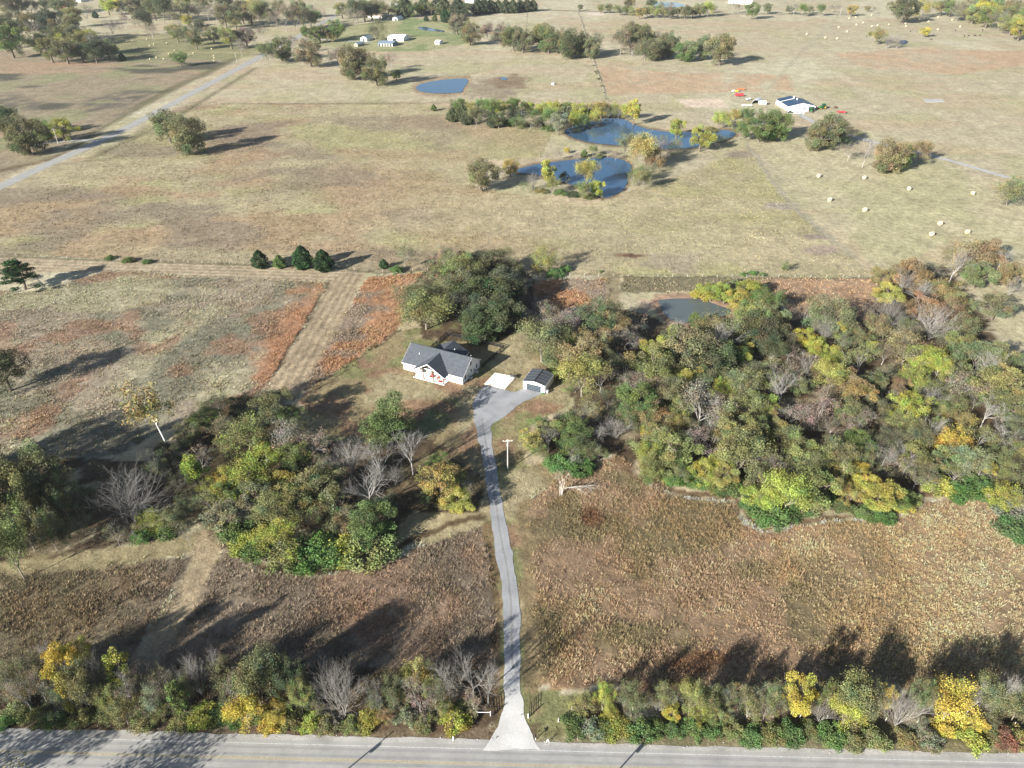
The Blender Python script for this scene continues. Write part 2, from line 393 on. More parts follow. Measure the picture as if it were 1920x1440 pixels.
def cover(X, Y):
    """albedo of the ground at world X, Y"""
    wx = X + (fbm(X, Y, 5, 3, 3) - .5) * 3.0
    wy = Y + (fbm(X, Y, 5, 4, 3) - .5) * 3.0
    px, py = to_px(wx, wy)
    big = fbm(X, Y * .6, 90, 1, 5); mid = fbm(X, Y * .7, 28, 2, 5); sm = fbm(X, Y, 6, 5, 4); stre = fbm(X, Y * 3.5, 120, 9, 5)
    c = np.tile(T(196, 180, 142), (len(X), 1))
    c = mixc(c, sstep(.45, .7, mid) * .7, T(184, 176, 122))
    c = mixc(c, sstep(.5, .66, stre) * .5, T(202, 168, 130))
    c = mixc(c, sstep(.56, .7, big) * .5, T(214, 204, 168))
    def z(poly): return inpoly(px, py, poly).astype(float)
    m = z(FARM_LAWN); c = mixc(c, m, T(172, 168, 112)); c = mixc(c, m * sstep(.5, .65, mid), T(140, 156, 92))
    m = z(NW)
    n = mixc(np.tile(T(166, 146, 114), (len(X), 1)), sstep(.48, .66, stre) * .8, T(188, 150, 116))
    n = mixc(n, sstep(.52, .66, mid), T(156, 152, 104)); n = mixc(n, sstep(.57, .68, big) * sstep(.45, .55, sm), T(120, 110, 94))
    n = mixc(n, sstep(.62, .7, fbm(X, Y * 2.2, 60, 12, 3)), T(104, 98, 82))
    c = c * (1 - m[:, None]) + n * m[:, None]
    m = z(BALE_FIELD); c = mixc(c, m, T(152, 148, 96)); c = mixc(c, m * sstep(.5, .62, stre), T(178, 162, 112))
    m = z(PASTURE)
    n = mixc(np.tile(T(184, 168, 124), (len(X), 1)), sstep(.42, .6, mid), T(178, 168, 112))
    n = mixc(n, sstep(.5, .62, fbm(X, Y * 1.3, 60, 21, 5)) * sstep(1350, 500, px) * .75, T(184, 146, 110))
    n = mixc(n, sstep(.5, .64, fbm(X, Y * 1.5, 45, 22, 5)) * sstep(1500, 300, px) * .75, T(152, 134, 110))
    n = mixc(n, sstep(.5, .66, stre) * .7, T(194, 176, 132))
    c = c * (1 - m[:, None]) + n * m[:, None]
    m = z(HAYFIELD); n = mixc(np.tile(T(198, 184, 140), (len(X), 1)), sstep(.45, .65, mid), T(190, 180, 128))
    row = np.sin((X * .80 - Y * .60) * 2 * math.pi / 5.2)
    n = n * (1 + .05 * row)[:, None]
    c = c * (1 - m[:, None]) + n * m[:, None]
    for q in (ORANGE, ORANGE2):
        m = z(q) * sstep(.34, .5, sm * .4 + mid * .6) * .85; c = mixc(c, m, T(206, 164, 124))
    c = mixc(c, z(SAND), T(226, 198, 170)); c = mixc(c, z(SAND2), T(236, 212, 190))
    # mown and rough fields round the house
    m = z(LAWN); n = mixc(np.tile(T(160, 138, 92), (len(X), 1)), sstep(.45, .6, fbm(X, Y, 14, 31, 4)), T(138, 138, 80))
    n = mixc(n, sstep(.5, .64, fbm(X, Y, 11, 32, 4)), T(164, 124, 90)); n = mixc(n, sstep(.55, .66, fbm(X, Y, 18, 33, 3)), T(176, 158, 112))
    c = c * (1 - m[:, None]) + n * m[:, None]
    m = z(Z_ROUGH); n = mixc(np.tile(T(168, 150, 124), (len(X), 1)), sstep(.46, .6, fbm(X, Y, 30, 41, 5)), T(176, 164, 126))
    n = mixc(n, sstep(.52, .64, fbm(X, Y, 22, 42, 5)), T(142, 136, 110)); n = mixc(n, sstep(.55, .66, fbm(X, Y, 16, 43, 5)) * .7, T(170, 126, 96))
    edge = seg_dist(px, py, [(610, 530), (590, 575), (510, 705)])
    n = mixc(n, sstep(70, 20, edge + 90 * (fbm(X, Y, 9, 44, 4) - .35)) * .9, T(182, 132, 98, .85))
    c = c * (1 - m[:, None]) + n * m[:, None]
    for q in (Z_RUST, Z_RUST2):
        m = z(q); n = mixc(np.tile(T(160, 136, 112), (len(X), 1)), sstep(.42, .58, fbm(X, Y, 12, 51, 5)), T(182, 136, 102, .85)); c = c * (1 - m[:, None]) + n * m[:, None]
    m = z(Z_POND_FIELD); n = mixc(np.tile(T(140, 128, 94), (len(X), 1)), sstep(1380, 1480, px), T(182, 142, 106)); c = c * (1 - m[:, None]) + n * m[:, None]
    m = z(STRIP_H); ang = X * 0.074 + Y * 0.997
    n = np.tile(T(190, 166, 130), (len(X), 1)) * (1 + .2 * np.sin(ang * 2 * math.pi / 3.1 + 2 * sm))[:, None]; c = c * (1 - m[:, None]) + n * m[:, None]
    m = z(STRIP_V); ang = X * 0.997 + Y * -0.073
    n = np.tile(T(180, 154, 118), (len(X), 1)) * (1 + .22 * np.sin(ang * 2 * math.pi / 3.0 + 2 * sm))[:, None]; c = c * (1 - m[:, None]) + n * m[:, None]
    m = z(Z_TALL_RIGHT); n = mixc(np.tile(T(154, 124, 96, .77), (len(X), 1)), sstep(.45, .6, fbm(X, Y, 24, 61, 5)), T(174, 136, 100, .77))
    n = mixc(n, sstep(.55, .68, fbm(X, Y, 17, 62, 5)), T(128, 112, 80, .77)); n = mixc(n, sstep(1350, 1900, px) * .75, T(168, 140, 104, .77)); c = c * (1 - m[:, None]) + n * m[:, None]
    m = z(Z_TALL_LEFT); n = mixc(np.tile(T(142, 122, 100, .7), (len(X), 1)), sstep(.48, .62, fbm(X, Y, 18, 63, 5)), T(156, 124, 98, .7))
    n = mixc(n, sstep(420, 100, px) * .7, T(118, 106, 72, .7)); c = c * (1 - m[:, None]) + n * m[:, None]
    for (cx, cy), rx, ry, col in DIRT:
        d = np.hypot((px - cx) / rx, (py - cy) / ry) + (fbm(X, Y, 9, 71, 4) - .5) * 1.4
        c = mixc(c, sstep(1.1, .6, d) * .85, T(*col))
    for pts, wd, col in PATHS:
        c = mixc(c, sstep(wd * .62, wd * .4, seg_dist(px, py, pts)), T(*col) * (.8 if wd == 11 else .97))
        k = seg_dist(px, py, pts)
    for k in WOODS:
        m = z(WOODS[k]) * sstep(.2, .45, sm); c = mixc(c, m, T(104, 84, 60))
    # verge between the hedge and the highway
    m = sstep(1350, 1366, py) * (px > 1010); c = mixc(c, m * .8, T(126, 116, 70))
    m = sstep(1350, 1366, py) * (px <= 1010); c = mixc(c, m * .8, T(112, 84, 62))
    # muddy pond margins
    for poly, col, wd in ((PONDS[0][1], (180, 140, 110), 16), (PONDS[1][1], (176, 148, 112), 9), (PONDS[3][1], (140, 116, 88), 5), (PONDS[4][1], (146, 122, 92), 6)):
        c = mixc(c, sstep(wd, wd * .3, seg_dist(px, py, poly + poly[:1])), T(*col))
    # dark weedy ditches along the country road, old fence lines and dark mown edges
    for pts, wd, col in (([(150, 266), (300, 178), (440, 112)], 6, (112, 106, 68)), ([(165, 300), (330, 222), (480, 128)], 3, (120, 112, 76)),
                         ([(-40, 330), (90, 300), (150, 268)], 5, (124, 100, 72)), ([(350, 193), (600, 194), (850, 193)], 1.6, (140, 124, 98)),
                         ([(1084, 18), (1140, 190)], 1.6, (120, 110, 86)), ([(990, 17), (986, 60)], 1.2, (150, 136, 110)), ([(985, 18), (1300, 26), (1600, 27)], 1.2, (130, 116, 92)),
                         ([(0, 480), (150, 487), (300, 492), (640, 503), (700, 512), (830, 505)], 2.2, (118, 112, 74)), ([(1150, 520), (1400, 521), (1640, 522)], 2.0, (126, 118, 84)),
                         ([(620, 525), (512, 702)], 2.2, (70, 56, 42)), ([(742, 622), (640, 700), (565, 752)], 1.8, (90, 72, 52)), ([(912, 985), (924, 1100), (934, 1320)], 1.8, (74, 58, 42)),  # grass-edge lines; the drive-side one paints the tall grass's shadow line
                         ([(1145, 522), (1140, 575)], 2.0, (84, 66, 46))):
        c = mixc(c, sstep(wd, wd * .45, seg_dist(px, py, pts)) * .8, T(*col))
    c = c * (1 + (sm - .5)[:, None] * .35)
    return np.clip(c, .006, .8)

# ------------------------------------------------------------------ ponds (outlines first: the ground needs their banks)
def zz(o, k, pts): return [(o[0] + x / k, o[1] + y / k) for x, y in pts]
PONDS = [
 ('muddy', zz((960, 480), 3.6, [(980, 300), (1060, 287), (1190, 285), (1300, 298), (1380, 330), (1480, 360), (1470, 392), (1400, 420), (1300, 430), (1190, 455), (1080, 440), (1030, 400), (1010, 360)])),
 ('blue', zz((480, 0), 3, [(893, 488), (940, 468), (1000, 456), (1060, 447), (1195, 438), (1190, 470), (1165, 500), (1168, 520), (1050, 527), (960, 522), (915, 512)])),
 ('blue', zz((480, 0), 3, [(1368, 436), (1395, 434), (1422, 440), (1400, 451), (1380, 448)])),
 ('blue', zz((960, 0), 4, [(370, 985), (450, 950), (530, 925), (620, 900), (700, 888), (840, 888), (900, 930), (1000, 965), (1150, 990), (1320, 992), (1500, 978), (1640, 975), (1690, 1010), (1620, 1045), (1480, 1085), (1330, 1112), (1180, 1120), (1050, 1112), (900, 1094), (720, 1086), (560, 1066), (440, 1030)])),
 ('blue', zz((960, 0), 4, [(30, 1275), (120, 1245), (300, 1215), (480, 1195), (640, 1180), (760, 1180), (850, 1205), (900, 1240), (890, 1300), (870, 1370), (830, 1430), (760, 1470), (680, 1490), (600, 1445), (450, 1385), (300, 1335), (150, 1305), (50, 1295)])),
 ('blue', zz((640, 0), 7.385, [(1050, 376), (1120, 370), (1190, 374), (1310, 408), (1400, 418), (1445, 432), (1400, 444), (1290, 428), (1180, 426), (1090, 406)])),
 ('blue', zz((960, 0), 4, [(1030, 22), (1100, 16), (1220, 12), (1310, 40), (1280, 56), (1150, 54), (1050, 50)])),
 ('blue', zz((1400, 0), 3.6, [(1030, 272), (1070, 268), (1095, 282), (1070, 302), (1020, 298)])),
]
POND_LABELS = ['muddy grey-green pond beside the right-hand wood behind the house', 'deep blue half-moon pond with a curved tan bank', 'tiny blue puddle on the bare ground right of the half-moon pond',
  'long blue pond curving behind the tree-lined bank', 'blue pond with trees standing in front, nearest of the two joined ponds', 'thin pale pond beyond the white farm sheds', 'far bright blue pond behind the tree row at the top edge', 'small pond beside the bush in the far right pasture']
M['muddy'] = water_mat('muddy_pond_water', (.085, .1, .098), .06)
M['blue'] = water_mat('sky_tinted_pond_water', (.03, .072, .132), .05)  # the sky's reflection is put into this blue base colour
def smooth_poly(pts, n=3):
    P = [Vector((p.x, p.y)) for p in pts]
    for _ in range(n):
        Q = []
        for i in range(len(P)):
            a, b = P[i], P[(i + 1) % len(P)]
            Q += [a * .75 + b * .25, a * .25 + b * .75]
        P = Q
    return P
def sheet(name, pts, z, mat, jit=0.0, seed=1, edge=None):
    """flat polygon sheet at height z"""
    X = np.array([p.x for p in pts]); Y = np.array([p.y for p in pts])
    if jit:
        X = X + (fbm(X, Y, 3, seed, 3) - .5) * jit; Y = Y + (fbm(X, Y, 3, seed + 5, 3) - .5) * jit
    bm = bmesh.new()
    f = bm.faces.new([bm.verts.new((a, b, z)) for a, b in zip(X, Y)])
    bm.normal_update()
    if f.normal.z < 0: f.normal_flip()
    bmesh.ops.triangulate(bm, faces=[f])
    me = bpy.data.meshes.new(name); bm.to_mesh(me); bm.free()
    return link(name, me, mat)

# ------------------------------------------------------------------ ground: one sheet out to the horizon
def graded(lo, hi, core_lo, core_hi, step, grow, mx):
    c = list(np.arange(core_lo, core_hi + 1e-6, step))
    s = step; x = c[-1]
    while x < hi:
        s = min(s * grow, mx(x)); x += s; c.append(x)
    s = step; x = c[0]; a = []
    while x > lo:
        s = min(s * grow, mx(x)); x -= s; a.append(x)
    return np.array(a[::-1] + c)
gx = graded(-6000, 6000, -105, 125, 1.0, 1.03, lambda x: 5 if abs(x) < 800 else 400)
gy = graded(-400, 9000, 62, 290, 1.0, 1.02, lambda y: 5 if -20 < y < 900 else (11 if 0 < y < 1700 else 500))
GX, GY = np.meshgrid(gx, gy)
fx, fy = GX.ravel(), GY.ravel()
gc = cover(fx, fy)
px_, py_ = to_px(fx, np.maximum(fy, 1.0))
relief = np.zeros(len(fx))
for q, a in ((Z_TALL_RIGHT, .3), (Z_TALL_LEFT, .3), (Z_ROUGH, .34), (Z_RUST, .3), (Z_RUST2, .3), (Z_POND_FIELD, .25)):
    relief += inpoly(px_, py_, q) * a
nearm = (fy < 420) & (np.abs(fx) < 200)
gz = relief * (fbm(fx, fy, 1.9, 91, 2) - .1) + np.where(relief == 0, (fbm(fx, fy, 14, 92, 3) - .5) * .05, 0) - .02
for kind, poly in PONDS:
    ins = inpoly(px_, py_, poly)
    gz = np.where(ins, -.3, gz)
nx, ny = len(gx), len(gy)
idx = np.arange(nx * ny).reshape(ny, nx)
quads = np.stack([idx[:-1, :-1], idx[:-1, 1:], idx[1:, 1:], idx[1:, :-1]], -1).reshape(-1, 4)
gme = np_mesh('ground', np.stack([fx, fy, gz], 1), quads=quads, smooth=True)
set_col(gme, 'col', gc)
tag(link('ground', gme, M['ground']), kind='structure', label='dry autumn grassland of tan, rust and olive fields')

for (kind, poly), lab in zip(PONDS, POND_LABELS):
    pts = smooth_poly([at(*p) for p in poly])
    tag(sheet('pond', pts, 0.055, M[kind], 1.2, 7), kind='structure', label=lab)

# ------------------------------------------------------------------ roads
def strip_pts(pts, width, extra=0):
    """centre line -> closed outline of constant width in metres"""
    P = [Vector((p.x, p.y)) for p in pts]
    for _ in range(2):
        Q = [P[0]]
        for a, b in zip(P[:-1], P[1:]): Q += [a * .75 + b * .25, a * .25 + b * .75]
        P = Q + [P[-1]]
    P2 = []
    for a, b in zip(P[:-1], P[1:]):
        n = max(1, int((b - a).length / 2.5))
        P2 += [a.lerp(b, i / n) for i in range(n)]
    P = P2 + [P[-1]]
    L, Rr = [], []
    for i, p in enumerate(P):
        t = (P[min(i + 1, len(P) - 1)] - P[max(i - 1, 0)]).normalized(); nrm = Vector((-t.y, t.x))
        L.append(p + nrm * width / 2); Rr.append(p - nrm * width / 2)
    return L, Rr
def ribbon(name, pts, width, z, mat, jit=0.0, seed=3):
    L, Rr = strip_pts(pts, width)
    n = len(L); V = np.zeros((2 * n, 3)); V[:n, :2] = [tuple(p) for p in L]; V[n:, :2] = [tuple(p) for p in Rr]; V[:, 2] = z
    if jit:
        V[:, 0] += (fbm(V[:, 0], V[:, 1], 2.2, seed, 3) - .5) * jit; V[:, 1] += (fbm(V[:, 0], V[:, 1], 2.2, seed + 9, 3) - .5) * jit
    i = np.arange(n - 1)
    return link(name, np_mesh(name, V, quads=np.stack([n + i, n + i + 1, i + 1, i], 1)), mat)
def gravel_mat(name, a, b, scale, bump=.5, apron=False):
    m, t, bs = mat_new(name)
    geo = t.nodes.new('ShaderNodeNewGeometry')
    n = t.nodes.new('ShaderNodeTexNoise'); n.inputs['Scale'].default_value = scale; n.inputs['Detail'].default_value = 7; n.inputs['Roughness'].default_value = .72
    n2 = t.nodes.new('ShaderNodeTexNoise'); n2.inputs['Scale'].default_value = .22; n2.inputs['Detail'].default_value = 5
    for q in (n, n2): t.links.new(geo.outputs['Position'], q.inputs['Vector'])
    add = t.nodes.new('ShaderNodeMath'); add.operation = 'ADD'; t.links.new(n.outputs['Fac'], add.inputs[0]); t.links.new(n2.outputs['Fac'], add.inputs[1])
    r = t.nodes.new('ShaderNodeMapRange'); r.inputs['From Min'].default_value = .7; r.inputs['From Max'].default_value = 1.3
    t.links.new(add.outputs[0], r.inputs['Value'])
    mx = t.nodes.new('ShaderNodeMix'); mx.data_type = 'RGBA'; mx.inputs[6].default_value = (*a, 1); mx.inputs[7].default_value = (*b, 1)
    t.links.new(r.outputs[0], mx.inputs[0])
    out = mx.outputs[2]
    if apron:   # white limestone laid at the highway end of the drive
        sp = t.nodes.new('ShaderNodeSeparateXYZ'); t.links.new(geo.outputs['Position'], sp.inputs[0])
        ad = t.nodes.new('ShaderNodeMath'); ad.operation = 'MULTIPLY_ADD'; t.links.new(n2.outputs['Fac'], ad.inputs[0]); ad.inputs[1].default_value = 8.0
        t.links.new(sp.outputs['Y'], ad.inputs[2])
        r2 = t.nodes.new('ShaderNodeMapRange'); r2.inputs['From Min'].default_value = 103; r2.inputs['From Max'].default_value = 90
        t.links.new(ad.outputs[0], r2.inputs['Value'])
        mw = t.nodes.new('ShaderNodeMix'); mw.data_type = 'RGBA'; mw.blend_type = 'MIX'
        w2 = t.nodes.new('ShaderNodeMix'); w2.data_type = 'RGBA'; w2.inputs[6].default_value = (.38, .372, .355, 1); w2.inputs[7].default_value = (.56, .548, .525, 1)
        t.links.new(r.outputs[0], w2.inputs[0])
        t.links.new(r2.outputs[0], mw.inputs[0]); t.links.new(out, mw.inputs[6]); t.links.new(w2.outputs[2], mw.inputs[7]); out = mw.outputs[2]
    t.links.new(out, bs.inputs['Base Color']); bs.inputs['Roughness'].default_value = .95; bs.inputs['Specular IOR Level'].default_value = .1
    bp = t.nodes.new('ShaderNodeBump'); bp.inputs['Strength'].default_value = bump; bp.inputs['Distance'].default_value = .06
    t.links.new(n.outputs['Fac'], bp.inputs['Height']); t.links.new(bp.outputs[0], bs.inputs['Normal'])
    return m
M['gravel'] = gravel_mat('blue_grey_gravel', (.185, .19, .2), (.32, .322, .325), 3.0, apron=True)
M['shoulder'] = gravel_mat('white_gravel_shoulder', (.22, .21, .195), (.4, .385, .36), 1.6)
M['lane'] = gravel_mat('pale_gravel_lane', (.27, .27, .265), (.38, .375, .37), .8)
M['paving'] = gravel_mat('sun_bleached_paving', (.238, .232, .218), (.322, .314, .296), .9, bump=.15)

HW_A, HW_B = Vector((-88.7, 79.5)), Vector((68.0, 75.3))
hd = (HW_B - HW_A).normalized(); hn = Vector((-hd.y, hd.x))
def hw(off, z=0):   # a long straight line at the given offset (m) north of the north edge line
    a = HW_A + hn * off - hd * 600; b = HW_A + hn * off + hd * 800
    return a, b
def hw_strip(name, o0, o1, z, mat, jit=0.0, parent=None, n=900, seed=5):
    a0, b0 = hw(o0); a1, b1 = hw(o1)
    t = np.linspace(0, 1, n)[:, None]
    V0 = np.array(a0)[None] * (1 - t) + np.array(b0)[None] * t; V1 = np.array(a1)[None] * (1 - t) + np.array(b1)[None] * t
    if jit:
        V1 = V1 + np.array(hn)[None] * ((fbm(V1[:, 0], V1[:, 1], 2.5, seed, 4) - .5) * jit)[:, None]
        V0 = V0 + np.array(hn)[None] * ((fbm(V0[:, 0], V0[:, 1], 2.5, seed + 40, 4) - .5) * jit)[:, None]
    V = np.zeros((2 * n, 3)); V[:n, :2] = V0; V[n:, :2] = V1; V[:, 2] = z
    i = np.arange(n - 1)
    return link(name, np_mesh(name, V, quads=np.stack([i, i + 1, n + i + 1, n + i], 1)), mat, parent)
tag(hw_strip('road_shoulder', -8.2, 1.75, 0.02, M['shoulder'], 1.0), kind='structure', label='white gravel shoulder along the highway')
highway = tag(hw_strip('highway', -6.4, 0.75, 0.028, M['paving'], .25), kind='structure', label='pale two-lane highway with yellow centre lines across the bottom')
for o0, o1, nm, mt in ((-.06, .07, 'edge_line', 'line_white'), (-5.75, -5.62, 'edge_line', 'line_white'), (-2.72, -2.59, 'centre_line', 'line_yellow'), (-3.02, -2.89, 'centre_line', 'line_yellow')):
    hw_strip(nm, o0, o1, 0.034, M[mt], 0, highway, n=2)

M['tyre'] = gravel_mat('tyre_darkened_paving', (.2, .198, .192), (.272, .268, .258), .7, bump=.1)
for o0, o1 in ((-.95, -.45), (-2.35, -1.8), (-3.75, -3.2), (-5.2, -4.7)): hw_strip('tyre_path', o0, o1, .031, M['tyre'], .25, highway, n=900, seed=int(-o0 * 10))
DRIVE = [(906, 1406), (918, 1388), (932, 1362), (944, 1330), (946, 1300), (946, 1250), (945, 1200), (944, 1150), (940, 1100), (932, 1050), (925, 1000), (919, 950), (911, 900), (905, 860), (899, 830), (892, 802), (887, 775), (886, 755), (893, 740), (908, 721.5),
         (928, 726), (947, 731), (958, 735), (968, 735), (975, 731), (981.5, 728.5), (1002, 733), (1019, 737.5), (1009, 741), (987, 751), (966, 764), (950, 778), (935, 788), (924, 796), (920, 806), (923, 830), (927, 860), (932, 890), (937, 920), (942, 945), (949, 980), (957, 1020), (964, 1060), (971, 1100), (974, 1150), (975, 1200), (976, 1250), (977, 1300), (982, 1335), (990, 1362), (1001, 1386), (1012, 1406)]
dp = []
dw = [Vector(at(*p)[:2]) for p in DRIVE]
for a, b in zip(dw, dw[1:] + dw[:1]):
    n = max(1, int((b - a).length / .8)); dp += [a.lerp(b, i / n) for i in range(n)]
tag(sheet('driveway', dp, 0.045, M['gravel'], .95, 11), kind='structure', label='blue-grey gravel driveway from the highway to the house')
DRIVE_MID = [(961, 1255), (960, 1200), (959, 1150), (955, 1100), (948, 1050), (937, 1000), (931, 950), (922, 900), (916, 860), (911, 830), (906, 805), (905, 785)]
M['gravel_track'] = gravel_mat('packed_gravel_track', (.19, .193, .2), (.31, .31, .308), 2.2)
M['gravel_crown'] = gravel_mat('leafy_gravel_crown', (.15, .148, .145), (.26, .255, .245), 1.5)
mid = [at(*p) for p in DRIVE_MID]
def shift(pts, d):
    out = []
    for i, p in enumerate(pts):
        t = (pts[min(i + 1, len(pts) - 1)] - pts[max(i - 1, 0)]).normalized(); out.append(p + Vector((-t.y, t.x, 0)) * d)
    return out
drv = [o for o in bpy.data.objects if o.name == 'driveway'][0]
for d, w_, mt, nm in ((.85, .55, 'gravel_track', 'wheel_track'), (-.85, .55, 'gravel_track', 'wheel_track'), (0, .5, 'gravel_crown', 'crown_strip')):
    ribbon(nm, shift(mid, d), w_, .049 + .001 * abs(d), M[mt], .5, 31).parent = drv
pad = [at(*p) for p in ((908, 720), (928, 699), (967.5, 706.5), (947, 730))]
b_ = MB(); b_.prism([(p.x, p.y, -.05) for p in pad], (0, 0, .15)); tag(b_.build('parking_pad', M['concrete']), kind='structure', label='pale concrete pad between the house and the garage')
tag(ribbon('country_road', [at(*p) for p in ((-60, 378), (0, 350), (98, 304), (197, 262), (367, 171), (487, 107), (545, 76), (600, 46), (625, 32), (650, 18), (668, 8))], 8.2, .03, M['paving'], .25), kind='structure', label='pale straight country road in the upper left')
tag(ribbon('lane', [at(*p) for p in ((190, 264), (150, 263), (110, 265), (72, 270), (40, 282))], 4.6, .034, M['lane'], .4), kind='structure', label='white side lane leaving the country road on the left')
tag(ribbon('farm_drive', [at(*p) for p in ((540, 74), (570, 72), (620, 75), (667, 78), (700, 79))], 5, .034, M['lane'], .4), kind='structure', label='white concrete drive to the far farm sheds')
tag(ribbon('farm_lane', [at(*p) for p in ((1500, 214), (1512, 222), (1535, 233), (1600, 256), (1660, 272), (1760, 294), (1885, 332), (1960, 352))], 4.2, .03, M['lane'], .5), kind='structure', label='grey gravel lane running past trees to the navy-roofed barn')

# ------------------------------------------------------------------ tall rough grass in the unmown fields
def tufts(name, poly, dens, h, label, seed, wid=.10, blades=9, vary=1.0, gain=1.0, clear=False):
    rng = np.random.default_rng(seed)
    W = [at(*p) for p in poly]
    x0, x1 = max(min(p.x for p in W), -260), min(max(p.x for p in W), 260); y0, y1 = min(p.y for p in W), max(p.y for p in W)
    n = int((x1 - x0) * (y1 - y0) * dens)
    X = rng.uniform(x0, x1, n); Y = rng.uniform(y0, y1, n)
    px, py = to_px(X + (fbm(X, Y, 4, 88, 3) - .5) * 5 + rng.normal(0, .5, n), Y + (fbm(X, Y, 4, 89, 3) - .5) * 5 + rng.normal(0, .5, n))
    k = inpoly(px, py, poly)
    for pts, wd, _ in PATHS: k &= seg_dist(px, py, pts) > wd * .55
    k &= rng.random(n) < (.1 + 1.0 * fbm(X, Y, 2.6, 77, 2)) * (.35 + 1.1 * sstep(.3, .55, fbm(X, Y, 9, 78, 3)))
    k &= (px > -60) & (px < 1980)
    if clear:
        for q in (DRIVE, [(900, 726), (930, 694), (972, 704), (950, 735)], [(978, 733), (1000, 708), (1046, 712), (1028, 742)], [(750, 690), (765, 655), (905, 665), (903, 690), (870, 728), (830, 726)]): k &= ~inpoly(px, py, q)
    X, Y = X[k], Y[k]; n = len(X)
    base = cover(X, Y)
    hue = rng.random(n)
    c = base * ((1.48 if vary == 1 else 1.12) + vary * (rng.uniform(-.38, .42, n) + .5 * (fbm(X, Y, 7, 83, 3) - .5)))[:, None] * gain
    org = (fbm(X, Y, 15, 79, 4) + rng.normal(0, .08, n)) > .6
    c = np.where(org[:, None], c * (1 + vary * np.array([.07, -.02, -.08])), c)
    gre = rng.random(n) < .12
    c = np.where(gre[:, None], c * (1 + vary * np.array([-.24, -.13, -.3])), c)
    pale = rng.random(n) < .14
    c = np.where(pale[:, None], c * 1.1 + .01 * vary, c)
    # blades: each a bent strip of two quads -> one quad + one triangle
    N = n * blades
    bi = np.repeat(np.arange(n), blades)
    az = rng.uniform(0, 2 * math.pi, N); rad = rng.uniform(0, .6, N) * rng.uniform(.5, 1.7, n)[bi]
    hh = h * rng.uniform(.45, 1.2, N) * (rng.uniform(.45, 1.2, n) * (.45 + 1.15 * fbm(X, Y, 5, 81, 3)))[bi]
    lean = rng.uniform(.15, .95, N) * hh
    bx = X[bi] + np.cos(az) * rad; by = Y[bi] + np.sin(az) * rad
    wz = wid * rng.uniform(.7, 1.6, N)
    ta = az + rng.normal(0, .7, N)
    sx, sy = -np.sin(ta) * wz, np.cos(ta) * wz
    V = np.zeros((N, 4, 3), np.float32)
    V[:, 0] = np.stack([bx - sx, by - sy, np.full(N, -.03)], 1); V[:, 1] = np.stack([bx + sx, by + sy, np.full(N, -.03)], 1)
    tx_, ty_ = bx + np.cos(ta) * lean, by + np.sin(ta) * lean
    V[:, 2] = np.stack([tx_ + sx * .6, ty_ + sy * .6, hh], 1); V[:, 3] = np.stack([tx_ - sx * .6, ty_ - sy * .6, hh * .93], 1)
    me = np_mesh(name, V.reshape(-1, 3), quads=np.arange(4 * N).reshape(-1, 4))
    set_col(me, 'col', np.clip(np.repeat(np.repeat(c, blades, 0), 4, 0), .01, .42))
    o = tag(link(name, me, M['tuft']), label, 'grass', kind='stuff')
    return n
TUFTS = 0
TUFTS += tufts('tall_grass', Z_TALL_RIGHT, 4.4, .56, 'tall rust and tan grass filling the field right of the driveway', 201, wid=.042, blades=13, gain=1.42)
TUFTS += tufts('tall_grass', Z_TALL_LEFT, 4.2, .56, 'tall brown grass in the field left of the driveway near the highway', 202, wid=.042, blades=13, gain=1.08)
TUFTS += tufts('tall_grass', Z_ROUGH, 2.3, .46, 'rough clumpy grass of the wide field on the left', 203, wid=.07, blades=10)
TUFTS += tufts('tall_grass', Z_RUST, 2.2, .55, 'rust-coloured tall grass between the mown strip and the lawn', 204, wid=.07, blades=11)
TUFTS += tufts('tall_grass', Z_RUST2, 1.5, .5, 'rusty grass patch behind the shaded grove', 205, wid=.13, blades=8)
TUFTS += tufts('tall_grass', Z_POND_FIELD, 1.0, .45, 'grey-brown rough grass beyond the muddy pond', 206, wid=.15, blades=6)
TUFTS += tufts('pasture_grass', PASTURE, .3, .3, 'short tussocky grass across the wide middle pasture', 207, wid=.16, blades=5, vary=.5)
TUFTS += tufts('mown_stubble', STRIP_H, .4, .15, 'short pale stubble on the mown strip along the fence', 208, wid=.09, blades=5, vary=.6)
TUFTS += tufts('mown_stubble', STRIP_V, .4, .15, 'short pale stubble on the mown strip running to the wood', 209, wid=.09, blades=5, vary=.6)
TUFTS += tufts('lawn_grass', LAWN, .5, .16, 'short dry lawn grass and fallen leaves round the house and drive', 210, wid=.1, blades=4, vary=.7, clear=True)

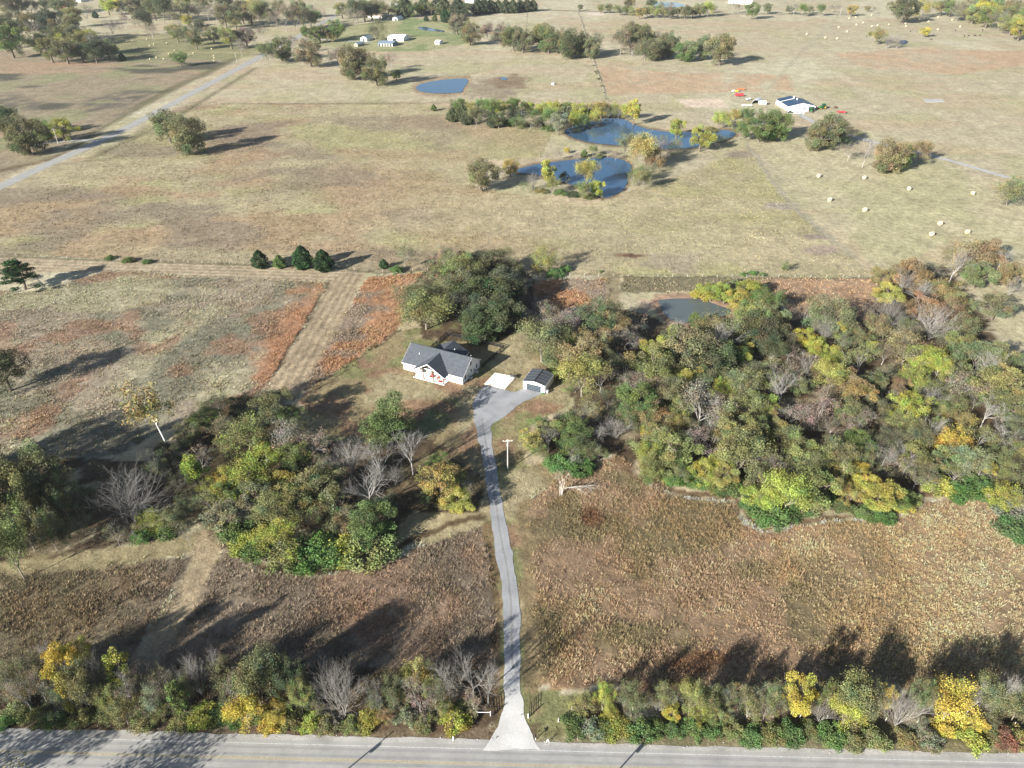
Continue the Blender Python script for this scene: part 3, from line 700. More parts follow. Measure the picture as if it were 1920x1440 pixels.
# ------------------------------------------------------------------ tree prototypes (mesh data shared by every copy)
def quat_dirs(rng, n):
    v = rng.normal(size=(n, 3)); return v / np.linalg.norm(v, axis=1)[:, None]
class Twigs:
    """collects tapered branch pieces"""
    def __init__(self): self.s = []
    def seg(self, a, b, r0, r1): self.s.append((*a, *b, r0, r1))
    def mesh(self, name, n, rmin=0, rmax=9):
        S = np.array([q for q in self.s if rmin <= q[6] < rmax])
        if len(S) == 0: return None
        A, B = S[:, :3], S[:, 3:6]; r0, r1 = S[:, 6], S[:, 7]
        d = B - A; L = np.linalg.norm(d, axis=1)[:, None] + 1e-9; d = d / L
        h = np.where(np.abs(d[:, 2:3]) < .9, np.array([[0, 0, 1.]]), np.array([[1., 0, 0]]))
        u = np.cross(d, h); u /= np.linalg.norm(u, axis=1)[:, None]; v = np.cross(d, u)
        m = len(S); V = np.zeros((m, 2 * n, 3))
        for i in range(n):
            t = 2 * math.pi * i / n; q = u * math.cos(t) + v * math.sin(t)
            V[:, i] = A + q * r0[:, None]; V[:, n + i] = B + q * r1[:, None]
        base = (np.arange(m) * 2 * n)[:, None]
        F = np.concatenate([np.stack([base[:, 0] + i, base[:, 0] + (i + 1) % n, base[:, 0] + n + (i + 1) % n, base[:, 0] + n + i], 1) for i in range(n)])
        me = np_mesh(name, V.reshape(-1, 3), quads=F, smooth=True)
        return me
def leaf_mesh(name, C, size, tint, rng, up=.35):
    n = len(C)
    nr = quat_dirs(rng, n); nr[:, 2] += up; nr /= np.linalg.norm(nr, axis=1)[:, None]
    h = quat_dirs(rng, n); u = np.cross(nr, h); u /= np.linalg.norm(u, axis=1)[:, None] + 1e-9; v = np.cross(nr, u)
    s = size * rng.uniform(.6, 1.35, n)[:, None]
    V = np.stack([C - u * s * .5 - v * s * .32, C + u * s * .5 - v * s * .32, C + u * s * .42 + v * s * .36, C - u * s * .42 + v * s * .36], 1)
    me = np_mesh(name, V.reshape(-1, 3), quads=np.arange(4 * n).reshape(-1, 4))
    set_col(me, 'tint', np.repeat(tint, 4, 0))
    return me
def grow(tw, rng, p, d, L, r, lev, maxlev, spread, up, kids, tips, wob=.16):
    """recursive limb: p start, d direction, L length, r radius"""
    n = 3 if lev < 2 else 2
    q = np.array(p, float); d = np.array(d, float)
    for i in range(n):
        d = d + rng.normal(0, wob, 3) + np.array([0, 0, up]) * .35; d /= np.linalg.norm(d)
        e = q + d * L / n
        tw.seg(q, e, r * (1 - .42 * i / n), r * (1 - .42 * (i + 1) / n))
        q = e
        if lev < maxlev and i >= (1 if lev == 0 else 0):
            k = kids[lev] // (2 if lev == 0 else n) or 1
            if i == n - 1: k += 1
            for _ in range(k):
                a = rng.normal(0, 1, 3); a -= a.dot(d) * d; a /= np.linalg.norm(a) + 1e-9
                sp = spread * rng.uniform(.6, 1.25)
                nd = d * math.cos(sp) + a * math.sin(sp)
                grow(tw, rng, q, nd, L * rng.uniform(.55, .8), r * .52, lev + 1, maxlev, spread, up, kids, tips, wob)
    tips.append((q, lev))
PROTO = {}
def finish(form, tw, leaves, zc, thick=.07):
    """store trunk mesh, crown mesh and size"""
    tr = tw.mesh(form + '_trunk', 6, thick) ; twm = tw.mesh(form + '_twigs', 3, 0, thick)
    allv = []
    for me in (leaves, twm):
        if me is not None:
            a = np.zeros(len(me.vertices) * 3, np.float32); me.vertices.foreach_get('co', a); allv.append(a.reshape(-1, 3))
    a = np.concatenate(allv)
    rr = np.hypot(a[:, 0], a[:, 1]); D = 2 * np.percentile(rr, 93); Hh = np.percentile(a[:, 2], 99.5)
    if tr: tr.materials.append(M['bark'])
    if twm: twm.materials.append(M['bark'])
    if leaves: leaves.materials.append(M['leaf'])
    PROTO.setdefault(form, []).append(dict(trunk=tr, twigs=twm, leaves=leaves, D=D, H=Hh, zc=zc if zc else (Hh * .58)))
def clump_tints(rng, k, lo=.7, hi=1.3, hue=.1):
    b = rng.uniform(lo, hi, k)[:, None]
    return b * (1 + rng.normal(0, hue, (k, 3)) * np.array([1, .6, .8]))
def proto_dense(form, seed, Hh=12., rx=5.4, rz=4.6, zc=7.2, nc=62, per=110, rc=1.35, leaf=.36, trunk=.34, low=-.75):
    rng = np.random.default_rng(seed)
    d = quat_dirs(rng, nc * 3); d = d[d[:, 2] > low][:nc]
    rad = rng.uniform(.45, 1.0, len(d)) ** .6
    lob = 1 + .22 * np.sin(3 * np.arctan2(d[:, 1], d[:, 0]) + seed) + rng.normal(0, .07, len(d))
    C = d * rad[:, None] * lob[:, None] * np.array([rx - rc * .7, rx - rc * .7, rz - rc * .5]) + np.array([0, 0, zc])
    rcs = rc * rng.uniform(.65, 1.25, len(C))
    tints = clump_tints(rng, len(C))
    L, Tn = [], []
    for c, q, t in zip(C, rcs, tints):
        m = int(per * (q / rc) ** 2)
        w = quat_dirs(rng, m) * (rng.uniform(.15, 1, m) ** .45)[:, None] * q * np.array([1, 1, .78])
        L.append(c + w); Tn.append(np.tile(t, (m, 1)) * rng.uniform(.75, 1.25, (m, 1)))
    tw = Twigs()
    top = np.array([0, 0, zc - rz * .35])
    tw.seg((0, 0, -.3), (0, 0, 1.0), trunk * 1.35, trunk); tw.seg((0, 0, 1.0), top, trunk, trunk * .7)
    for c in C[rng.permutation(len(C))[:26]]:
        a = np.array([0, 0, rng.uniform(zc - rz * .75, zc)]); mid = (a + c) / 2 + rng.normal(0, .3, 3) + np.array([0, 0, -.2])
        tw.seg(a, mid, trunk * .4, trunk * .25); tw.seg(mid, c, trunk * .25, .05)
    finish(form, tw, leaf_mesh(form + '_leaves', np.concatenate(L), leaf, np.concatenate(Tn), rng), zc)
def proto_branchy(form, seed, trunkL=3.4, r=.24, stems=1, kids=(4, 3, 3, 3), maxlev=4, spread=.62, up=.12, Lf=3.6, leaf=0., per=0, lsize=.3, sig=.45, thick=.055, lean=.1, leaf_lev=3):
    rng = np.random.default_rng(seed)
    tw = Twigs(); tips = []
    for s in range(stems):
        a = 2 * math.pi * s / stems + rng.uniform(0, 1); tilt = .0 if stems == 1 else rng.uniform(.18, .5)
        d = np.array([math.cos(a) * tilt + rng.normal(0, lean), math.sin(a) * tilt + rng.normal(0, lean), 1.]); d /= np.linalg.norm(d)
        p0 = np.array([math.cos(a) * .25, math.sin(a) * .25, -.25]) * 0 + np.array([0, 0, -.1])
        p1 = p0 + d * trunkL * (1 if stems == 1 else .55)
        tw.seg(p0, p1, r * 1.2, r * .9)
        for _ in range(4 if stems == 1 else 2):
            az = rng.uniform(0, 2 * math.pi); sp = spread * rng.uniform(.5, 1.2)
            b = np.array([math.cos(az), math.sin(az), 0]); nd = d * math.cos(sp) + b * math.sin(sp)
            grow(tw, rng, p1, nd, Lf * rng.uniform(.8, 1.2), r * .62, 1, maxlev, spread, up, kids, tips)
        grow(tw, rng, p1, d, Lf, r * .7, 1, maxlev, spread, up, kids, tips)
    lm = None
    if per:
        P = np.array([t[0] for t in tips if t[1] >= leaf_lev])
        grp = np.floor(P / 1.6).astype(int)
        key = (grp[:, 0] * 73856093 ^ grp[:, 1] * 19349663 ^ grp[:, 2] * 83492791) % 97
        ct = clump_tints(rng, 97, .62, 1.35, .13)[key]
        keep = rng.random(len(P)) < leaf
        P, ct = P[keep], ct[keep]
        C = np.repeat(P, per, 0) + rng.normal(0, sig, (len(P) * per, 3))
        lm = leaf_mesh(form + '_leaves', C, lsize, np.repeat(ct, per, 0) * rng.uniform(.75, 1.25, (len(C), 1)), rng)
    finish(form, tw, lm, None, thick)
def proto_shrub(form, seed, rx=2.3, rz=1.5, nc=44, per=120, leaf=.125):
    rng = np.random.default_rng(seed)
    a = rng.uniform(0, 2 * math.pi, nc); q = np.sqrt(rng.uniform(0, 1, nc)) * rx * .8
    C = np.stack([np.cos(a) * q, np.sin(a) * q, rz * (1.05 - (q / rx) ** 2) * rng.uniform(.45, 1.15, nc)], 1)
    t = clump_tints(rng, nc, .68, 1.3, .1)
    L = np.repeat(C, per, 0) + quat_dirs(rng, nc * per) * (rng.uniform(.1, 1, nc * per) ** .5)[:, None] * np.array([.6, .6, .5])
    L[:, 2] = np.abs(L[:, 2])
    tw = Twigs()
    for c in C[:14]: tw.seg((c[0] * .2, c[1] * .2, -.1), c, .08, .02)
    finish(form, tw, leaf_mesh(form + '_leaves', L, leaf, np.repeat(t, per, 0) * rng.uniform(.75, 1.25, (len(L), 1)), rng), rz * .6, .02)
def proto_cedar(form, seed, Hh=5.8, rx=2.5):
    rng = np.random.default_rng(seed)
    n = 5200
    z = rng.uniform(.02, 1, n); prof = np.sin(np.clip(z * 1.02, 0, 1) ** .62 * math.pi) ** .75
    a = rng.uniform(0, 2 * math.pi, n)
    lob = 1 + .16 * np.sin(5 * a + 9 * z) + .14 * np.sin(3 * a - 17 * z + seed)
    r = rx * prof * lob * rng.uniform(.72, 1, n) + .1
    C = np.stack([np.cos(a) * r, np.sin(a) * r, z * Hh], 1)
    t = (1 + .3 * np.sin(5 * a + 9 * z) * np.ones(n))[:, None] * np.ones((1, 3)) * rng.uniform(.7, 1.2, (n, 1))
    tw = Twigs(); tw.seg((0, 0, -.2), (0, 0, Hh * .8), .2, .05)
    finish(form, tw, leaf_mesh(form + '_leaves', C, .26, t, rng), Hh * .45)
def proto_pine(form, seed):
    rng = np.random.default_rng(seed)
    tw = Twigs(); L, Tn = [], []
    q = np.array([0, 0, -.2]); pts = [q]
    for z, x in ((3, .2), (6, .1), (9, -.5), (12.3, -.9)):
        e = np.array([x, .1 * x, z]); tw.seg(q, e, .34 - z * .018, .32 - z * .02); q = e
    for k in range(46):
        zc = 3 + 10 * (k / 45) ** .9; az = k * 2.4 + rng.normal(0, .4); ln = (4.4 - .32 * (zc - 3)) * rng.uniform(.35, 1.05); rr = rng.uniform(.7, 1.25)
        if 4.2 < zc < 5.6: ln *= .45
        a = np.array([-.05 * zc, 0, zc - .5]); c = np.array([math.cos(az) * ln - .07 * zc, math.sin(az) * ln, zc + rng.normal(0, .3)])
        tw.seg(a, c, .1, .04)
        m = 190; L.append(c + quat_dirs(rng, m) * (rng.uniform(.1, 1, m) ** .5)[:, None] * rr * np.array([1, 1, .6])); Tn.append(np.tile(clump_tints(rng, 1), (m, 1)) * rng.uniform(.6, 1.3, (m, 1)))
    finish(form, tw, leaf_mesh(form + '_leaves', np.concatenate(L), .24, np.concatenate(Tn), rng), 7.5)
for s in range(3): proto_dense('oak', 10 + s, per=310, nc=66, zc=5.3, rz=5.0, low=-.97, leaf=.185)
for s in range(3): proto_dense('round', 20 + s, Hh=10, rx=4.6, rz=4.2, zc=4.9, nc=48, per=280, rc=1.15, leaf=.165, low=-.9)
for s in range(2): proto_dense('upright', 30 + s, Hh=11, rx=3.2, rz=4.4, zc=6.0, nc=40, per=115, rc=1.0, leaf=.26, low=-.9)
for s in range(6): proto_branchy('mixed', 40 + s, r=.18, trunkL=(1.9, 1.5, 2.4)[s % 3], spread=(.74, .88, .62)[s % 3], up=(.1, .04, .18)[s % 3], Lf=(3.6, 3.3, 4.0)[(s + s // 3) % 3], leaf=(.92, .8, .95)[s % 3], per=(40, 38, 44)[s % 3], lsize=.2, sig=(.52, .42, .62)[s // 2])
for s in range(4): proto_branchy('thin', 50 + s, r=.15, trunkL=2.3, spread=.68, leaf=.65, per=16, lsize=.19, sig=.45)
for s in range(3): proto_branchy('bare', 60 + s, r=.14, maxlev=4, kids=(4, 4, 4, 4), spread=.5, up=.2)
for s in range(3): proto_branchy('fan', 70 + s, stems=7, trunkL=2.6, r=.08, maxlev=4, kids=(3, 3, 3, 4), spread=.42, up=.25, Lf=3.4)
for s in range(3): proto_shrub('shrub', 80 + s)
for s in range(2): proto_cedar('cedar', 90 + s)
proto_pine('pine', 5)
# tall pale-trunked tree with a small high crown
proto_branchy('sycamore', 101, trunkL=10.5, r=.23, maxlev=4, kids=(3, 3, 3, 3), spread=.75, up=.12, Lf=4.4, leaf=.9, per=16, lsize=.36, sig=.6, thick=.06)
# broken tree: standing pale stems and a limb fallen sideways
def proto_broken():
    rng = np.random.default_rng(7); tw = Twigs(); tips = []
    for x, y, h in ((-.2, 0, 6.5), (.15, .2, 7.5), (.4, -.1, 6.)):
        tw.seg((x, y, -.2), (x * 1.6, y, h * .5), .17, .13); tw.seg((x * 1.6, y, h * .5), (x * 2.6 + .2, y, h), .13, .06)
        grow(tw, rng, (x * 2.2 + .1, y, h * .8), (-.25 + x * .4, .1, 1), 3., .08, 2, 4, .6, .1, (3, 3, 3, 3), tips)
    tw.seg((.4, 0, 3.0), (4.5, .8, 3.2), .15, .11); tw.seg((4.5, .8, 3.2), (9.5, 2.0, 2.6), .11, .06)
    for t in np.linspace(.25, 1, 9):
        q = np.array([.4 + 9.1 * t, 2 * t, 3.0 - .4 * t]); grow(tw, rng, q, (1., rng.normal(0, .5), rng.normal(-.05, .4)), 2.8, .07, 2, 4, .5, -.05, (3, 3, 3, 3), tips)
    finish('broken', tw, None, None, .065)
    PROTO['broken'][0]['D'] = 12; PROTO['broken'][0]['zc'] = 4
proto_broken()
print('PROTO tris', sum(sum(len(me.polygons) * 2 for me in (p['trunk'], p['twigs'], p['leaves']) if me) for q in PROTO.values() for p in q))

# ------------------------------------------------------------------ trees: (crown x, crown y, crown width) in the photo, form, colour
CLR = {
 'dark': (.076, .09, .05), 'green': (.108, .15, .055), 'olive': (.172, .182, .078), 'dolive': (.138, .145, .076), 'lime': (.255, .268, .066), 'yellow': (.35, .305, .066),
 'gold': (.235, .22, .08), 'orange': (.205, .168, .088), 'brown': (.19, .165, .125), 'bright': (.092, .152, .054), 'cedar': (.038, .07, .03), 'grey': (.17, .155, .13), 'red': (.16, .095, .07), 'sage': (.175, .19, .12)}
WORD = {'dark': 'dark green', 'green': 'green', 'olive': 'olive', 'dolive': 'dull olive', 'lime': 'yellow-green', 'yellow': 'bright yellow', 'gold': 'golden', 'orange': 'orange-brown', 'brown': 'brown', 'bright': 'bright green', 'cedar': 'deep green', 'grey': 'grey', 'red': 'reddish', 'sage': 'grey-green'}
FORMW = {'oak': 'dense broad tree', 'round': 'rounded tree', 'upright': 'narrow leafy tree', 'mixed': 'feathery tree', 'thin': 'half-bare tree', 'bare': 'bare tree', 'fan': 'many-stemmed bare tree', 'shrub': 'leafy shrub', 'cedar': 'dense cedar', 'pine': 'pine', 'sycamore': 'tall tree', 'broken': 'broken tree'}
CODE = {'o': 'oak', 'r': 'round', 'u': 'upright', 'm': 'mixed', 't': 'thin', 'b': 'bare', 'f': 'fan', 's': 'shrub', 'c': 'cedar'}
CC = {'dk': 'dark', 'gr': 'green', 'ol': 'olive', 'do': 'dolive', 'li': 'lime', 'ye': 'yellow', 'go': 'gold', 'or': 'orange', 'br': 'brown', 'bg': 'bright', 'ce': 'cedar', 'gy': 'grey', 're': 'red', 'sa': 'sage'}
TREES = []            # (x, y, w, form, colour, place, label)
def survey(place, text):
    for q in text.split():
        a = q.split(',')
        TREES.append([float(a[0]), float(a[1]), float(a[2]), CODE[a[3][0]], CC[a[3][1:]], place, None])
survey('in the wood left of the driveway', '''
732,791,98,ogr 711,854,84,bgy 771,848,78,bgy 652,859,84,fgy 687,908,88,bbr 822,902,78,mgo 860,938,64,mli 825,868,44,rgr 462,889,98,mli 494,852,74,mli 462,811,98,mol 514,762,74,mdo 546,789,58,mol
535,819,84,tbr 584,836,94,tbr 552,857,64,mol 454,762,54,rdk 408,758,64,tdo 481,930,80,mdo 568,920,94,mol 604,908,88,mdo 615,944,84,mdo 541,944,76,mol 519,902,64,mli 525,1003,100,mli 692,976,86,ogr 722,946,54,rdk 650,975,80,mdo
640,930,70,tgy 590,975,70,mdo 446,990,62,sbg 487,1024,62,sbg 535,1038,62,sbg 590,1026,78,sbg 617,1034,66,sbg 646,1020,72,sbg 692,1018,74,sbg 568,1042,48,sbg 716,1000,46,sbg 465,1010,50,sbg 416,892,58,mli 400,944,74,tdo 416,970,64,msa 430,925,60,mol
383,783,62,mgr 350,815,54,mdo 375,862,66,tbr 362,880,44,uli 402,925,62,mli 312,850,54,rdk 430,840,60,mol 505,960,64,mol 460,960,60,msa 360,930,50,tdo 845,905,40,rgr 800,935,40,mdo 880,905,36,tdo 700,880,44,tgy 740,890,40,fgy 600,870,60,tdo 640,890,54,tbr 425,800,60,mdo 490,900,50,mgr 575,800,56,tdo''')
survey('at the shaded left edge', '''75,900,98,odo 25,925,84,ool 38,975,88,mol 88,988,68,mdo 15,1025,64,mol 118,942,54,mdo 60,940,60,mdo 150,985,46,tdo 120,1000,44,mdo''')
survey('at the shaded left edge', '-50,930,100,odo -60,985,100,ool -30,880,90,odo -110,920,110,odo -110,990,110,odo -130,860,110,odo')
survey('beside the broad bare tree', '''277,972,56,mli 310,992,48,sbg 265,1003,42,sbg 350,1000,40,tdo 335,905,54,tdo 340,950,50,mdo 185,880,50,tdo 290,885,48,mdo 160,930,50,tdo 325,975,44,mdo 215,1000,40,tdo''')
survey('in the grove behind the house', '''918,555,132,odk 936,588,86,odk 898,604,76,odk 851,501,94,mol 834,551,92,mdo 779,557,84,mdo 797,582,98,mol 907,504,92,odk 942,534,84,odk 832,478,52,mbr 976,553,48,mbr 870,575,84,odk 870,530,84,mdo 812,530,64,mdo 958,500,50,mdo''')
survey('on the fence line behind the grove', '''758,476,60,tdo 719,495,17,cce 742,504,26,sbg 1026,482,58,mgo 1061,502,23,sbg 1040,508,38,sbg 948,477,38,tol 1475,499,22,mgr 1395,513,14,sbg 1412,511,16,sbg 1430,513,14,sbg 1128,508,9,sgr 205,482,18,sgr 240,486,24,sgr 275,489,18,sgr''')
survey('in the wood right of the garage', '''1029,588,64,mbr 1071,602,84,mbr 1016,636,84,mdo 1057,636,92,mol 1116,597,94,mdk 1138,608,74,mor 1171,608,74,tbr 1116,645,84,mor 1160,641,84,tbr 1190,635,56,tbr 1085,669,84,mor 1132,669,66,mdo 1066,691,54,mli 1093,702,84,mgo 1127,708,74,tbr 1079,722,44,mol 1045,665,64,mdo 1150,685,60,tdo
1309,606,44,mgr 1332,613,74,mor 1371,614,84,mol 1263,622,24,uli 1271,612,40,fgy 1238,652,64,mli 1288,652,104,mdo 1349,641,74,bgy 1357,669,74,mgr 1388,663,54,mli 1265,680,64,mdk 1335,680,84,mdk 1227,680,94,mol 1204,710,64,tbr 1285,705,58,rli 1238,722,54,mor 1177,722,64,tbr 1196,752,84,mgr 1227,774,74,mor 1271,760,64,mol
1315,758,104,tbr 1357,730,54,mli 1349,758,74,bgy 1157,802,50,fgy 1140,794,46,fgy 1118,813,42,bgy 1013,794,44,mgr 999,822,50,mgo 1035,805,50,mol 1071,802,64,mgr 1093,769,74,tol 1029,824,44,bgy 1077,830,64,mgr 1099,836,58,mdo 1071,862,44,bgy 1085,872,54,sbg 1046,866,44,sbg 1120,850,44,mdo 1010,845,40,mol
1210,808,26,rye 1238,822,92,mol 1265,841,92,mol 1218,850,64,mli 1274,788,50,mgo 1321,830,84,tbr 1377,799,94,mol 1399,822,84,mol 1427,827,54,rli 1349,869,48,rli 1391,852,92,mol 1320,880,64,mli 1225,872,62,mol 1270,880,54,mdo 1360,892,54,mgo 1290,800,60,tdo 1340,800,60,tbr 1180,790,54,mdo 1165,765,54,mdo 1140,745,50,tdo 1255,735,60,mdo 1310,720,60,tdo 1390,720,64,mdo 1400,760,64,mol
1265,898,34,sbg 1280,895,28,sbg 1308,898,36,sbg 1330,905,38,sbg 1368,902,52,sbg 1345,905,36,sbg 1242,893,30,sbg 1408,945,36,sbg 1412,925,34,sbg 1445,960,56,sbg 1470,958,46,sbg 1500,945,40,sbg 1520,942,44,sbg 1565,935,36,sbg 1580,945,40,sbg 1625,962,36,sgr 1655,965,44,sbg 1690,945,48,sbg 1705,930,34,sbg 1758,905,44,sbg 1785,915,44,sbg 1810,922,46,sbg 1835,905,40,sbg 1915,990,56,sbg 1905,955,50,ssa 1880,945,38,sli
1430,928,74,mli 1425,900,70,mdo 1480,925,84,mli 1530,915,84,mol 1500,885,74,mol 1460,870,64,mdo 1420,865,54,bgy 1580,890,84,mol 1620,905,64,mye 1650,925,74,mli 1680,935,48,mgr 1600,925,56,mgo 1640,880,64,tdo 1720,895,74,tdo 1700,870,54,bgy 1740,880,56,mdo 1790,890,64,tol 1840,880,60,tol 1890,925,64,mli 1910,935,54,fgy''')
survey('in the wood at the right', '''1313,551,34,sli 1335,545,48,rli 1360,552,44,rli 1385,558,48,rli 1404,541,44,rli 1365,532,28,mol 1415,563,64,mgr 1418,597,74,mol 1429,621,84,mdk 1400,590,54,mli 1421,574,64,mol 1447,562,64,mgr 1450,600,64,mdo
1511,588,54,tbr 1563,591,84,mdo 1605,588,64,tbr 1508,633,46,rye 1535,650,52,rli 1560,667,52,rli 1574,615,28,uli 1549,615,64,fgy 1615,671,84,tol 1532,699,54,mor 1560,706,64,mgo 1594,723,74,mor 1608,744,64,mgo 1476,702,84,tbr 1515,688,54,bgy 1469,733,74,bgy 1539,747,74,tbr 1487,775,84,tbr 1539,775,92,tbr 1428,761,64,rli
1421,790,60,mol 1435,827,54,rli 1615,792,74,tbr 1643,650,34,rli 1667,549,58,mli 1705,515,74,mor 1733,508,64,mbr 1657,518,44,mor 1688,532,56,bgy 1723,546,50,bgy 1761,542,64,mor 1671,584,80,fgy 1754,601,84,fgy 1730,574,64,mor 1775,580,74,mor 1813,608,64,mdo 1799,562,54,mol 1699,605,34,rgr 1643,608,64,mor 1699,622,64,tbr
1815,469,84,mor 1851,476,64,mor 1792,494,64,bgy 1834,515,64,mdo 1879,482,56,bgy 1897,515,62,mor 1893,541,58,bgy 1869,572,60,mdo 1702,650,100,mor 1733,671,64,mli 1761,688,50,mli 1834,664,92,mdo 1803,650,64,mol 1869,671,74,mol 1862,695,74,bgy 1716,706,64,mli 1688,723,40,mor 1758,723,64,tol 1806,719,92,tbr 1879,723,92,mol
1747,744,60,fgy 1674,747,50,fgy 1713,768,80,mli 1695,787,56,mol 1765,765,54,mol 1851,772,80,bgy 1893,758,74,mol 1785,824,80,mye 1855,876,36,rye 1883,813,60,bgy 1886,833,64,tsa 1806,785,60,mgo 1747,803,60,bgy 1643,831,74,tdo 1608,831,60,mgr 1605,886,50,rye 1713,855,64,mol 1695,852,64,bgy 1660,858,64,tbr 1549,834,54,mor 1504,848,84,mol 1532,865,84,mol
1455,879,64,tbr 1768,865,64,mol 1817,865,64,msa 1903,886,64,mol 1450,800,64,mol 1480,830,64,mdo 1560,800,64,tbr 1590,770,64,mdo 1640,760,54,mdo 1650,700,64,tdo 1640,720,54,mdo 1580,640,64,tdo 1610,630,60,mdo 1660,660,54,tbr 1780,640,64,mdo 1790,690,64,mdo 1840,720,64,tol 1830,750,60,tdo 1790,750,54,mdo 1720,820,60,mdo 1670,820,56,mdo
1840,820,60,tol 1870,850,54,mol 1915,800,64,mdo 1910,700,60,mdo 1480,660,60,tbr 1455,690,60,tdo 1440,720,60,mol 1410,690,56,mdo 1450,655,54,mdk 1500,720,56,mdo 1570,850,64,mdo 1615,860,54,mdo 1760,800,44,mol 1480,640,44,tdo 1530,610,50,tdo 1590,610,44,mdo 1915,845,60,mol 1905,735,60,mol''')
survey('in the hedge left of the gate', '''54,1250,50,bgy 11,1270,46,bgy 68,1281,50,tbr 81,1232,44,bgy 116,1251,62,rye 152,1223,40,rye 176,1267,70,fbr 127,1292,34,uli 114,1313,54,mli 222,1256,40,uli 260,1261,60,tbr 211,1308,50,mol 244,1297,54,tbr 190,1338,48,sli 230,1335,50,mol 284,1313,54,mli 271,1348,48,sol 303,1335,48,mol
363,1262,60,fgy 393,1245,46,bgy 336,1305,34,ugr 420,1258,56,mdo 379,1340,58,sli 406,1335,50,sbg 458,1335,64,mye 477,1277,70,mdo 501,1261,66,mdo 460,1292,44,mgr 509,1352,44,sye 516,1330,58,rye 535,1277,66,mdk 581,1352,44,sli 614,1357,46,sli 638,1297,112,fgy 695,1347,50,sli 787,1264,64,mgo 760,1275,36,mor 784,1302,64,tgy 885,1267,100,bgy 914,1272,56,bgy
841,1269,60,bgy 833,1330,54,mli 725,1340,38,mor 760,1344,44,sye 793,1352,44,sol 852,1344,54,sli 887,1313,50,tbr 30,1330,46,sol 70,1340,48,sol 15,1350,36,sbg 150,1345,44,sol 340,1345,48,sol 325,1290,50,tdo 430,1310,44,mdo 560,1310,50,mol 545,1345,44,sol 660,1355,36,sol 740,1310,44,tdo 705,1310,40,mdo 870,1330,44,sol 40,1300,50,tbr 150,1300,46,tdo 190,1300,44,mol 300,1275,50,tdo
815,1300,44,tdo 590,1325,40,mol 480,1340,34,sbg 440,1350,30,sbg 365,1355,30,sbg 100,1350,36,sgr''')
survey('in the hedge left of the gate', '10,1268,64,mdo 60,1262,64,mdo 130,1270,60,mdo 205,1266,60,mdo 420,1266,60,mdo 480,1268,60,mol 25,1290,56,tgy 100,1290,60,tgy 150,1285,56,mdo 240,1290,56,tgy 310,1285,56,tgy 345,1296,56,mdo 440,1288,56,tgy 570,1296,56,mdo 600,1292,50,tgy 700,1296,56,tgy 735,1292,52,mdo 830,1298,52,tgy')
survey('in the hedge right of the gate', '''1095,1313,50,mol 1131,1302,44,mli 1144,1335,36,mli 1171,1313,50,tdo 1076,1360,46,sbg 1112,1363,50,sbg 1163,1362,54,sbg 1198,1364,54,sbg 1234,1324,40,fgy 1258,1335,36,rye 1187,1342,40,tbr 1309,1333,58,mli 1298,1308,44,mol 1304,1296,28,bgy 1331,1357,52,sbg 1266,1366,40,sbg 1353,1335,50,mol 1404,1333,54,tol 1437,1330,48,tol 1407,1374,52,sbg
1447,1374,52,sbg 1498,1302,62,rye 1454,1330,50,tbr 1541,1336,56,fbr 1600,1308,74,mol 1590,1335,62,mli 1598,1363,40,sli 1661,1305,34,rye 1695,1327,90,fgy 1785,1318,86,mye 1774,1362,50,sye 1828,1357,44,rye 1828,1308,50,bgy 1877,1316,56,mdo 1888,1288,50,bgy 1909,1330,50,mli 1644,1382,48,sbg 1562,1376,52,sbg 1481,1370,46,sbg 1888,1384,50,sre 1822,1384,50,sbg
1375,1310,44,tdo 1470,1300,44,tdo 1520,1300,40,tdo 1560,1300,44,mol 1640,1330,46,tol 1740,1310,50,tdo 1730,1360,44,tsa 1850,1345,50,mdo 1520,1365,42,sol 1375,1365,42,sol 1300,1365,40,sbg 1230,1362,40,sbg 1700,1382,46,sol 1860,1378,40,sgo 1910,1378,46,sgo 1745,1385,46,sbg 1600,1385,42,sbg 1135,1362,40,sbg 1210,1315,40,tdo 1270,1310,36,tdo 1340,1305,36,tol 1420,1305,40,tdo''')
survey('in the hedge right of the gate', '1185,1304,52,mdo 1250,1302,46,mdo 1330,1304,50,mol 1390,1304,50,mdo 1450,1306,50,mdo 1545,1304,52,mol 1635,1306,52,mdo 1725,1306,54,mdo 1850,1306,54,mdo 1900,1300,50,mdo')
survey('by the far ponds', '''902,326,66,odo 957,312,30,rgo 937,322,24,tbr 1028,320,30,uli 1000,338,28,fbr 1036,346,30,mol 1058,330,24,mdo 1101,322,42,mgo 1120,352,30,rli 1093,356,30,mol 1052,358,28,sgr 985,350,26,tdo 1015,355,26,sol 1075,362,26,sdk 1105,366,26,sol
1175,208,26,mli 1270,238,32,rli 1240,262,30,tdo 1315,257,46,rli 1345,262,34,tdo 1350,223,42,mli 1375,219,34,mgo 1400,217,46,mgr 1427,236,60,ogr 1457,233,48,ogr 1390,242,40,mgr 1335,240,24,sol 1172,268,40,msa 1206,280,54,mgo 1222,292,48,mor 1242,276,38,tbr 1272,270,36,tsa 1197,322,40,mol 1208,334,30,mdo 1218,318,34,tdo 1188,336,26,tbr
1062,281,15,mye 1095,288,13,cgr 1112,281,18,mol 1140,284,22,tbr 1082,292,18,tbr 1155,290,22,tbr 1048,290,16,tbr 1125,292,16,sdo 1260,290,24,tdo''')
